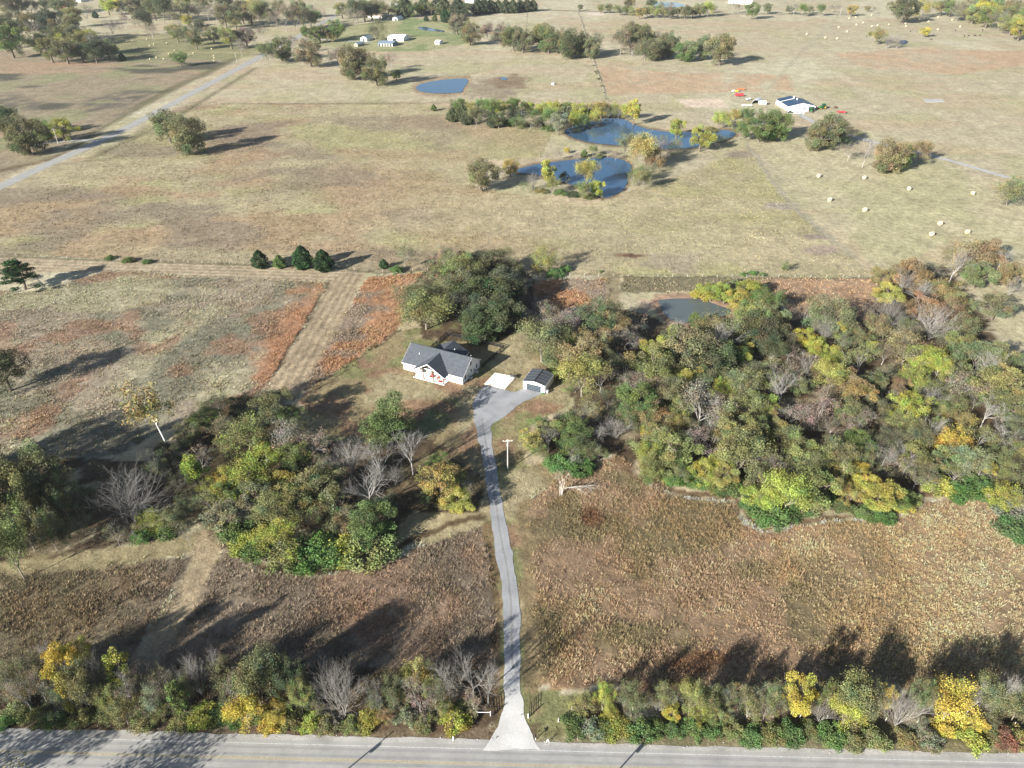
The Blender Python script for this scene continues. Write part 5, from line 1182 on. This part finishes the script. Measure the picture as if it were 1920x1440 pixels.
# ------------------------------------------------------------------ entrance
def gate(P, rz, lab):
    e = tag(empty('entrance_gate', P, rz), lab, 'gate', 'entrance gates')
    for z in (.2, .45, .7, .95, 1.25):
        b = MB(); b.tube((0, .15, z), (0, 3.0, z), .05, n=6); b.build('rail', M['dark'], e)
    for y in (.15, 1.55, 3.0):
        b = MB(); b.tube((.0, y, .15), (.0, y, 1.3), .05, n=6); b.build('upright', M['dark'], e)
    b = MB(); b.tube((0, 0, -.2), (0, 0, 1.6), .1, n=10); b.build('hinge_post', M['dark'], e)
gate(at(924.5, 1342), R(4), 'black five-rail gate swung open on the left of the drive')
gate(at(992.5, 1344), R(-4), 'black five-rail gate swung open on the right of the drive')
e = tag(empty('brace_fence', at(908, 1342), 0), 'short white pipe brace fence left of the left gate', 'fence')
for x in (-1.35, 1.2):
    b = MB(); b.tube((x, 0, -.2), (x, 0, 1.35), .08, n=10); b.build('post', M['trim'], e)
b = MB(); b.tube((-1.35, 0, 1.1), (1.2, 0, 1.1), .05, n=8); b.build('rail', M['trim'], e)
e = tag(empty('gate_post', at(990.5, 1346)), 'white pipe post at the foot of the right gate', 'post'); b = MB(); b.tube((0, 0, -.2), (0, 0, 1.25), .1, n=10); b.build('shaft', M['trim'], e); b = MB(); b.lathe([(0, .1), (.05, .08), (.08, .03)], (0, 0, 1.25), (0, 0, 1), 10); b.build('cap', M['trim'], e)
e = tag(empty('mailbox', at(1004, 1387), 0), 'mailbox on a white post at the right corner of the drive', 'mailbox')
b = MB(); b.box(-.06, .06, -.06, .06, -.2, 1.05); b.build('post', M['trim'], e)
b = MB(); b.prism([(-.12, -.3, 1.05), (.12, -.3, 1.05), (.12, -.3, 1.25), (.07, -.3, 1.34), (-.07, -.3, 1.34), (-.12, -.3, 1.25)], (0, .6, 0)); b.build('box', M['dark'], e)
def marker(P, h, lab, mat='trim'):
    e = tag(empty('marker_post', P), lab, 'marker post'); b = MB(); b.tube((0, 0, -.2), (0, 0, h), .09, n=8); b.build('shaft', M[mat], e); b = MB(); b.lathe([(0, .09), (.12, .07), (.16, .02)], (0, 0, h), (0, 0, 1), 8); b.build('cap', M['trim'], e)
marker(at(850, 1388), 1.1, 'white marker post at the road edge left of the drive mouth')
marker(at(1047, 1353), .8, 'pale tan marker post in the grass right of the right gate', 'concrete')
e = tag(empty('roadside_marker', at(1027, 1392), R(10)), 'small white A-shaped marker frame at the road edge right of the drive', 'marker')
for s_ in (-1, 1):
    b = MB(); b.tube((s_ * .35, 0, -.1), (s_ * .05, 0, 1.0), .05, n=6); b.build('leg', M['trim'], e)
b = MB(); b.box(-.18, .18, -.03, .03, .4, .48); b.build('crossbar', M['trim'], e)
# pale rubble along the shoulder
rng = np.random.default_rng(8)
b = MB()
for k in range(170):
    t = rng.uniform(-95, 95); q = HW_A + hd * (t + 88) + hn * (1.7 + rng.normal(0, .35)); 
    if -6 < q.x < 6: continue
    s_ = rng.uniform(.05, .16); z = 0.02
    vs = [(q.x + s_ * math.cos(a) * rng.uniform(.7, 1.2), q.y + s_ * math.sin(a) * rng.uniform(.7, 1.2), z) for a in np.linspace(0, 2 * math.pi, 6)[:-1]] + [(q.x, q.y, z + s_ * rng.uniform(.6, 1))]
    b.add(vs, [(i, (i + 1) % 5, 5) for i in range(5)] + [(4, 3, 2, 1, 0)])
tag(b.build('rubble', M['rock']), 'pale broken rock scattered along the highway shoulder', 'rubble', kind='stuff')

# ------------------------------------------------------------------ farm buildings
def gable(name, lab, cat, pA, pB, pC, h, rise, wall, roof, ridge='u', ov=.4, door=None, windows=(), open_bay=None, group=None):
    """pA, pB, pC: photo pixels of front-left, front-right, back-right ground corners"""
    A, B, C = at(*pA), at(*pB), at(*pC)
    rz = math.atan2(B.y - A.y, B.x - A.x); L = (B - A).length; D = abs((C - B).dot(Vector((-math.sin(rz), math.cos(rz), 0))))
    D = max(D, 3.0)
    e = tag(empty(name, A, rz), lab, cat, group)
    t = .2
    if ridge == 'u':
        b = MB(); b.box(0, L, 0, t, -.1, h); b.build('wall', M[wall], e)
        b = MB(); b.box(0, L, D - t, D, -.1, h); b.build('wall', M[wall], e)
        for x in (0, L - t):
            b = MB(); b.prism([(x, t, -.1), (x, D - t, -.1), (x, D - t, h), (x, D / 2, h + rise * .96), (x, t, h)], (t, 0, 0)); b.build('wall', M[wall], e)
        k = rise / (D / 2)
        for s_ in (-1, 1):
            ye = D / 2 + s_ * (D / 2 + ov)
            slope('roof_slope', [(-ov, ye, h - k * ov + .1), (L + ov, ye, h - k * ov + .1), (L + ov, D / 2, h + rise + .1), (-ov, D / 2, h + rise + .1)], .12, M[roof], e)
    else:
        for y in (0, D - t):
            b = MB(); b.prism([(0, y, -.1), (L, y, -.1), (L, y, h), (L / 2, y, h + rise * .96), (0, y, h)], (0, t, 0)); b.build('wall', M[wall], e)
        for x in (0, L - t):
            b = MB(); b.box(x, x + t, t, D - t, -.1, h); b.build('wall', M[wall], e)
        k = rise / (L / 2)
        for s_ in (-1, 1):
            xe = L / 2 + s_ * (L / 2 + ov)
            slope('roof_slope', [(xe, -ov, h - k * ov + .1), (xe, D + ov, h - k * ov + .1), (L / 2, D + ov, h + rise + .1), (L / 2, -ov, h + rise + .1)], .12, M[roof], e)
    if door:
        u0, u1, dz_, mt = door
        b = MB(); b.box(u0 * L, u1 * L, -.05, -.005, 0, dz_); b.build('door', M[mt], e)
    for (u, z, wd, ht) in windows: window(e, 'y', u * L, z, wd, ht, 0, -1)
    return e, L, D
barn, bL, bD = gable('barn', 'white metal barn with navy roof and open tractor bay', 'barn', (1476.5, 208.5), (1527.5, 207.8), (1518, 194), 3.6, 2.3, 'white_steel', 'navy_roof', 'v', door=(.76, .97, 3.0, 'dark'), windows=((.4, 1.8, 1.2, .9), (.6, 1.8, 1.2, .9)))  # the dark door panel stands in for the shade inside the open bay
k_ = 2.3 / (bL / 2)
b = MB(); b.prism([(-.3, bD * .62, 3.6 - k_ * .3 + .12), (bL / 2 - .2, bD * .62, 3.6 + 2.28 + .09), (bL / 2 - .2, bD * .62, 3.6 + 2.28 + .15), (-.3, bD * .62, 3.6 - k_ * .3 + .18)], (0, 1.1, 0)); b.build('skylight_strip', M['trim'], barn)
for y in (bD * .72, bD * .45):
    b = MB(); b.lathe([(0, .35), (.5, .35), (.55, .6), (1.0, .7), (1.25, .3)], (bL / 2, y, 5.9), (0, 0, 1), 12); b.build('roof_ventilator', M['trim'], barn)
b = MB(); b.prism([(.2, -3.2, 2.6), (4.2, -3.2, 2.6), (4.2, 0, 3.2), (.2, 0, 3.2)], (0, 0, .1)); b.build('awning', M['white_steel'], barn)
for x in (.4, 4.0):
    b = MB(); b.box(x - .08, x + .08, -3.1, -2.94, 0, 2.6); b.build('awning_post', M['trim'], barn)
b = MB(); b.prism([(-1, -9, -.03), (9, -10, -.03), (13, -2, -.03), (bL, -.1, -.03), (0, -.1, -.03), (-1.5, -2, -.03)], (0, 0, .1)); ap = tag(b.build('barn_apron', M['concrete']), kind='structure', label='pale concrete apron in front of the navy-roofed barn'); ap.location = barn.location; ap.rotation_euler = barn.rotation_euler
# arched shed with an open end
e = tag(empty('arched_shed', at(1417, 196), R(-28)), 'small arched metal shed with a dark open end', 'shed')
arc = [(math.cos(a) * 3.4, math.sin(a) * 3.6) for a in np.linspace(0, math.pi, 13)]; arc2 = [(x * .96, z * .96) for x, z in arc]
b = MB(); b.prism([(x, 0, z) for x, z in arc] + [(x, 0, z) for x, z in arc2[::-1]], (0, 9, 0)); b.build('arched_shell', M['galv'], e)
b = MB(); b.prism([(x, 8.9, z) for x, z in arc2], (0, .08, 0)); b.build('back_wall', M['bluegrey_roof'], e)
gable('shed', 'pale blue gabled shed with a dark door at the far farm', 'shed', (676, 76.5), (688, 77.2), (695.5, 73.6), 3.2, 2.0, 'white_steel', 'bluegrey_roof', 'v', door=(.38, .68, 2.6, 'dark'), group='sheds at the far farm')
st, sL, sD = gable('stable', 'long stable with blue metal roof and row of open stalls', 'stable', (709, 86.2), (735.5, 87.2), (739.5, 82.4), 3.2, 1.2, 'bluegrey_roof', 'bluegrey_roof', 'u', ov=.8)
for k in range(5):
    b = MB(); b.box((k + .25) * sL / 5, (k + .8) * sL / 5, -.06, -.005, 0, 2.4); b.build('stall_shade_panel', M['dark'], st)  # dark panel on the solid wall paints the shade inside an open stall
    b = MB(); b.box((k + .84) * sL / 5, (k + 1.2) * sL / 5 - .3 * (k == 4), -.12, -.01, 0, 2.7); b.build('stall_post', M['concrete'], st)
gable('shed', 'big white shed with a shallow white roof behind the stable', 'shed', (727, 76.8), (756.5, 77.8), (763, 72.8), 3.8, 2.2, 'white_steel', 'white_steel', 'u', door=(.3, .55, 3.0, 'dark'), group='sheds at the far farm')
gable('shed', 'small grey shed left of the stable at the far farm', 'shed', (664, 87), (671, 87.6), (674.5, 83.8), 2.6, 1.3, 'tan_roof', 'bluegrey_roof', 'v', group='sheds at the far farm')
gable('shed', 'lone small white shed in the paddock right of the stable', 'shed', (815.5, 83.4), (823.5, 83.8), (825, 80.6), 3.2, .8, 'white_steel', 'white_steel', 'u', door=(.1, .9, 2.2, 'concrete'), group='sheds at the far farm')
gable('farmhouse', 'low tan-roofed farmhouse under the far trees', 'house', (690, 33.4), (716, 34), (719, 28.5), 2.8, 2.4, 'concrete', 'tan_roof', 'u', door=(.8, .95, 2.2, 'dark'), windows=((.2, 1.6, 2, 1.2), (.5, 1.6, 2, 1.2)))
gable('shed', 'pale blue shed beside the tan farmhouse', 'shed', (736, 38.4), (745, 38.8), (750.5, 35.6), 3.2, 1.6, 'white_steel', 'bluegrey_roof', 'v', door=(.5, .9, 2.6, 'dark'), group='sheds at the far farm')
gable('barn', 'red barn with a white roof at the left edge', 'barn', (-10, 61), (17, 61.6), (24, 57.6), 3.6, 2.6, 'barn_red', 'white_steel', 'u')
gable('shed', 'white-roofed shed among the trees at the upper left corner', 'shed', (108, 13), (122, 13.2), (125, 10.6), 3.4, 1.4, 'barn_red', 'white_steel', 'u')
gable('house', 'red-roofed house at the very top left', 'house', (138, 3.8), (152, 4), (155, 1.2), 3.0, 2.5, 'concrete', 'barn_red', 'u')
gable('house', 'pale blue-roofed house hidden in the far top trees', 'house', (742, 15.5), (756, 15.8), (759, 12.6), 3.6, 2.6, 'white_steel', 'bluegrey_roof', 'u')
gable('house', 'white house showing between the far cedars at the top', 'house', (812, 9), (824, 9.2), (827, 6.4), 4.0, 2.8, 'white_steel', 'tan_roof', 'u')
gable('house', 'pale house beyond the cedar row at the top edge', 'house', (872, 5.6), (888, 5.8), (891, 3.2), 4.0, 2.6, 'white_steel', 'bluegrey_roof', 'u')
gable('house', 'larger white house at the top edge right of the far pond', 'house', (1367, 6.8), (1395, 7.4), (1399, 3.4), 4.2, 2.8, 'white_steel', 'white_steel', 'u')
gable('shed', 'white shed right of the white house at the top edge', 'shed', (1397, 8), (1409, 8.4), (1412, 5.2), 3.6, 1.8, 'white_steel', 'white_steel', 'u')

# ------------------------------------------------------------------ vehicles and machines
def wheel(e, x, y, r, w_, rim='galv'):
    b = MB(); b.lathe([(-w_ / 2, r * .8), (-w_ / 2 + .03, r), (w_ / 2 - .03, r), (w_ / 2, r * .8)], (x, y, r), (0, 1, 0), 16); q = b.build('wheel', M['rubber'], e)
    b = MB(); b.lathe([(-w_ / 2 - .015, r * .3), (-w_ / 2 - .01, r * .6), (w_ / 2 + .01, r * .6), (w_ / 2 + .015, r * .3)], (x, y, r), (0, 1, 0), 12); b.build('rim', M[rim], q)
def pickup(P, rz, mat, lab):
    e = tag(empty('pickup_truck', P, rz), lab, 'truck', 'pickup trucks at the barn')
    b = MB(); b.prism([(-2.7, -.95, .45), (2.75, -.95, .45), (2.75, -.95, .95), (2.6, -.95, 1.08), (1.1, -.95, 1.14), (-2.7, -.95, 1.14)], (0, 1.9, 0)); b.build('body', mat, e)
    b = MB(); b.prism([(-.95, -.85, 1.145), (1.25, -.85, 1.145), (.6, -.75, 1.82), (-.75, -.75, 1.82)], (0, 1.6, 0)); b.build('cab', mat, e)
    b = MB(); b.prism([(.72, -.7, 1.76), (1.27, -.78, 1.2), (1.29, -.78, 1.2), (.74, -.7, 1.76)], (0, 1.5, 0)); b.build('windscreen', M['glass'], e)
    for y in (-.87, .83):
        b = MB(); b.box(-.7, .65, y, y + .04, 1.22, 1.7); b.build('side_window', M['glass'], e)
    b = MB(); b.box(-2.6, -1.0, -.8, .8, 1.12, 1.15); b.build('bed', M['dark'], e)
    for x in (-1.75, 1.75):
        for y in (-.85, .85): wheel(e, x, y, .4, .26)
    for y in (-.7, .7):
        b = MB(); b.box(2.75, 2.79, y - .18, y + .18, .75, .92); b.build('headlight', M['trim'], e)
pickup(at(1481, 212.5, .08), R(150), M['dark'], 'black pickup truck parked before the barn awning')
pickup(at(1494.5, 213.8, .08), R(165), M['galv'], 'silver pickup truck parked beside the black one')
def tractor(P, rz, lab, k=1.0):
    e = tag(empty('tractor', P, rz, (k, k, k)), lab, 'tractor', 'green tractors')
    b = MB(); b.prism([(-.2, -.4, .8), (2.4, -.35, .8), (2.4, -.35, 1.45), (2.2, -.35, 1.6), (-.2, -.4, 1.75)], (0, .75, 0)); b.build('hood', M['green_paint'], e)
    b = MB(); b.box(-1.3, .2, -.75, .75, 1.2, 2.6); b.build('cab', M['glass'], e)
    b = MB(); b.box(-1.45, .35, -.85, .85, 2.6, 2.75); b.build('cab_roof', M['green_paint'], e)
    for y in (-.85, .85):
        wheel(e, -.8, y * 1.15, .9, .45, 'yellow_paint'); wheel(e, 1.9, y, .55, .3, 'yellow_paint')
        b = MB(); b.box(-1.5, -.1, *sorted((y * .8, y * 1.4)), 1.85, 1.92); b.build('fender', M['green_paint'], e)
    b = MB(); b.tube((1.4, 0, 1.6), (1.4, 0, 2.5), .06); b.build('exhaust', M['dark'], e)
tractor(at(1520.5, 209.6, .08), R(250), 'green tractor parked in front of the barn bay', 1.25)
tractor(at(1542, 204), R(200), 'green tractor standing alone right of the barn', 1.35)
def wagon(P, rz, mat, lab, L=4.5, W=2.2, h=1.1):
    e = tag(empty('farm_wagon', P, rz), lab, 'wagon', 'farm implements')
    b = MB(); b.box(-L / 2, L / 2, -W / 2, W / 2, .7, .85); b.build('deck', M[mat], e)
    for y in (-W / 2, W / 2 - .08):
        b = MB(); b.box(-L / 2, L / 2, y, y + .08, .85, .85 + h); b.build('side_board', M[mat], e)
    for x in (-L / 2, L / 2 - .08):
        b = MB(); b.box(x, x + .08, -W / 2 + .08, W / 2 - .08, .85, .85 + h); b.build('end_board', M[mat], e)
    for x in (-L * .32, L * .32):
        for y in (-W / 2 + .1, W / 2 - .1): wheel(e, x, y, .38, .25)
    b = MB(); b.tube((L / 2, 0, .7), (L / 2 + 1.6, 0, .4), .06, n=6); b.build('drawbar', M['dark'], e)
wagon(at(1386, 181), R(5), 'red', 'red high-sided wagon left of the arched shed', 6.5, 2.4, 1.5)
wagon(at(1577, 212.3), R(-8), 'red', 'low red wagon far right of the navy-roofed barn', 6.5, 2.4, .5)
wagon(at(1389, 169), R(2), 'orange_paint', 'orange low wagon behind the red wagon', 6.0, 2.4, .6)
wagon(at(1381, 173), R(10), 'yellow_paint', 'small yellow cart between the red and orange wagons', 2.4, 1.6, .7)
wagon(at(1375, 173), R(40), 'white_steel', 'small white cart left of the yellow one', 2.6, 1.6, .8)
wagon(at(1400, 199.6), R(-3), 'white_steel', 'long white flatbed trailer below the arched shed', 8.0, 2.2, .15)
wagon(at(1429, 196.5), R(-10), 'concrete', 'cream box trailer at the open end of the arched shed', 6.0, 2.8, 2.0)
wagon(at(1403, 188), R(30), 'galv', 'grey cart beside the arched shed', 4.0, 2.2, .8)
wagon(at(1566, 203), R(60), 'brown', 'brown cart between the lone tractor and the red wagon', 3.0, 1.8, .6)
for (x, y), lab in (((1037, 158.5), 'galvanised stock tank in the pasture right of the half-moon pond'), ((728.5, 36), 'white water tank between the farmhouse and the blue shed')):
    e = tag(empty('stock_tank', at(x, y)), lab, 'tank', 'stock tanks'); b = MB(); b.lathe([(0, 1.5), (.1, 1.6), (1.5, 1.6), (1.6, 1.5), (1.55, 1.4)], (0, 0, -.05), (0, 0, 1), 18); b.build('shell', M['galv'] if y > 100 else M['trim'], e); b = MB(); b.lathe([(0, 1.38), (.02, 1.38)], (0, 0, 1.5), (0, 0, 1), 18); b.build('lid', M['galv'], e)
# concrete slab in the far right pasture
q = [at(*p) for p in ((1730, 186), (1766, 186), (1772, 191), (1736, 192))]
b = MB(); b.prism([(p.x, p.y, -.05) for p in q], (0, 0, .3)); tag(b.build('slab', M['lane']), kind='structure', label='bare pale slab in the right-hand pasture')

# ------------------------------------------------------------------ round hay bales
def bale_mesh():
    b = MB(); b.lathe([(-.72, .05), (-.70, .45), (-.74, .5), (-.70, .62), (-.66, .78), (-.4, .83), (0, .85), (.4, .83), (.66, .78), (.70, .62), (.74, .5), (.70, .45), (.72, .05)], (0, 0, .8), (1, 0, 0), 18)
    return b.mesh('bale')
BALE = bale_mesh(); BALE.materials.append(M['hay'])
wrap = MB()
for x in (-.35, 0, .35): wrap.lathe([(-.03, .84), (-.025, .862), (.025, .862), (.03, .84)], (x, 0, .8), (1, 0, 0), 18)
WRAP = wrap.mesh('twine'); WRAP.materials.append(M['concrete'])
def bales(place, pts, k, rz0):
    pts = sorted(pts)
    for i, (x, y) in enumerate(pts):
        e = empty('hay_bale', at(x, y), rz0 + trng.uniform(-.5, .5), (k, k, k))
        link('bale_body', BALE, None, e); tag(link('twine', WRAP, None, e), kind='stuff')
        lab = ('leftmost' if i == 0 else 'rightmost' if i == len(pts) - 1 else ordinal(i + 1)) + ' round hay bale' + ('' if i in (0, len(pts) - 1) else ' from the left') + ' ' + place
        tag(e, lab, 'hay bale', 'hay bales ' + place)
bales('in the green field at the upper left', [(21, 94), (238, 79), (249, 78), (276, 75), (281, 87), (289, 84), (313, 82), (260, 91), (327, 96), (336, 98), (317, 102), (363, 101), (353, 105), (210, 103), (265, 110), (294, 109), (282, 112), (307, 112), (401, 106), (402, 110), (401, 115), (397, 93), (409, 90)], .95, .5)
bales('in the mown hayfield at the right', [(1534.7, 332.5), (1620, 336), (1704, 356.5), (1823, 365), (1555, 377.5), (1621, 396.5), (1762, 422), (1746, 442), (1813, 438)], 1.2, .3)
bales('in the far right pasture', [(1512.5, 65.3), (1547, 72.2), (1569.5, 73.6), (1572, 52.5), (1588, 60.5), (1605.6, 47.8), (1618, 43.8), (1634, 29.8), (1604, 33.8), (1635, 50.3), (1645, 48.8), (1666, 47.5), (1697, 45.8), (1698, 50.3), (1723.6, 37.8), (1732, 34.8), (1741, 41.8), (1758, 56.8), (1758, 33.8), (1800, 51.4), (1821, 43.8), (1850, 44.8), (1591.7, 35.8), (1785, 38.8), (1678, 26.3), (1597, 28.8)], 1.25, .2)

# ------------------------------------------------------------------ cattle: one continuous skinned body each, legs down, head lowered or raised
def cow_mesh(name, graze):
    me = bpy.data.meshes.new(name)
    hd_ = [(1.05, 0, 1.15), (1.5, 0, .75 if graze else 1.45), (1.75, 0, .35 if graze else 1.5), (1.95, 0, .12 if graze else 1.38)]
    V = [(0, 0, 1.05), (-.55, 0, 1.1), (.55, 0, 1.08)] + hd_ + [(-.95, 0, 1.15), (-1.1, 0, .75), (-1.12, 0, .45)]
    E = [(0, 1), (0, 2), (2, 3), (3, 4), (4, 5), (5, 6), (1, 7), (7, 8), (8, 9)]
    rad = [.42, .4, .4, .3, .2, .16, .1, .26, .05, .04]
    for x, att, knee in ((.6, 2, .03), (-.72, 1, -.1)):
        for y in (-.24, .24):
            i = len(V); V += [(x, y, .72), (x + knee, y, .38), (x, y, .0)]; E += [(att, i), (i, i + 1), (i + 1, i + 2)]; rad += [.17, .09, .08]
    me.from_pydata(V, E, [])
    o = bpy.data.objects.new(name, me); COL.objects.link(o)
    sk = o.modifiers.new('skin', 'SKIN')
    for v, r in zip(me.skin_vertices[0].data, rad): v.radius = (r, r)
    me.skin_vertices[0].data[0].use_root = True
    o.modifiers.new('sub', 'SUBSURF').levels = 1
    dg = bpy.context.evaluated_depsgraph_get()
    out = bpy.data.meshes.new_from_object(o.evaluated_get(dg)); out.materials.clear(); out.materials.append(M['hide'])
    bpy.data.objects.remove(o); return out
COWS = [cow_mesh('cow_grazing', True), cow_mesh('cow_standing', False)]
pts = sorted([(1707, 60), (1791, 58), (1842, 57.4), (1885, 57), (1828, 46), (1746, 75), (1808, 68.5), (1816, 68), (1827, 67.7), (1837.5, 67), (1624.5, 69)])
for i, (x, y) in enumerate(pts):
    c = link('cow', COWS[i % 2], None); c.location = at(x, y); c.rotation_euler.z = trng.uniform(0, 6.28)
    tag(c, (('leftmost' if i == 0 else 'rightmost' if i == len(pts) - 1 else ordinal(i + 1)) + ' black cow' + ('' if i in (0, len(pts) - 1) else ' from the left') + ' in the far right pasture'), 'cow', 'black cattle')

# ------------------------------------------------------------------ wire fences with timber posts
POST = MB(); POST.tube((0, 0, -.2), (0, 0, 1.35), .09, .08, n=6); POST = POST.mesh('post'); POST.materials.append(M['wood_pole'])
def wire_fence(pts, lab, step=6.0):
    P = [at(*p) for p in pts]
    e = tag(empty('wire_fence', P[0]), lab, 'fence', 'wire fences')
    Q = []
    for a, b_2 in zip(P[:-1], P[1:]):
        n = max(1, int((b_2 - a).length / step)); Q += [a.lerp(b_2, i / n) for i in range(n)]
    Q.append(P[-1])
    for q in Q:
        o = link('post', POST, None, e); o.location = q - P[0]
    for z in (.4, .8, 1.2):
        b = MB()
        for a, b_2 in zip(Q[:-1], Q[1:]):
            b.tube(a - P[0] + Vector((0, 0, z)), b_2 - P[0] + Vector((0, 0, z)), .012, n=3, cap=False)
        b.build('wire', M['dark'], e)
wire_fence([(-40, 477), (150, 486), (640, 502), (690, 511)], 'wire fence along the far edge of the mown strip')
wire_fence([(690, 511), (830, 506), (960, 515), (1150, 519)], 'wire fence behind the grove')
wire_fence([(1150, 519), (1400, 520), (1640, 521)], 'wire fence beyond the muddy pond')
wire_fence([(1140, 190), (1108, 105), (1084, 18)], 'brushy wire fence climbing the far pasture', 7)
wire_fence([(1072, 1330), (1300, 1338), (1600, 1350), (1900, 1362)], 'wire fence inside the hedge right of the gate', 5)

# ------------------------------------------------------------------ thin autumn haze: one even box of air round the whole scene
def haze(density):
    m = bpy.data.materials.new('haze'); m.use_nodes = True; t = m.node_tree
    t.nodes.clear()
    out = t.nodes.new('ShaderNodeOutputMaterial'); v = t.nodes.new('ShaderNodeVolumePrincipled')
    v.inputs['Color'].default_value = (.86, .92, 1, 1); v.inputs['Density'].default_value = density; v.inputs['Anisotropy'].default_value = .3
    t.links.new(v.outputs[0], out.inputs['Volume'])
    b = MB(); b.box(-6500, 6500, -500, 9600, -2, 140); o = b.build('haze', m); tag(o, 'thin pale haze over the far fields', kind='stuff')
haze(0.00005)
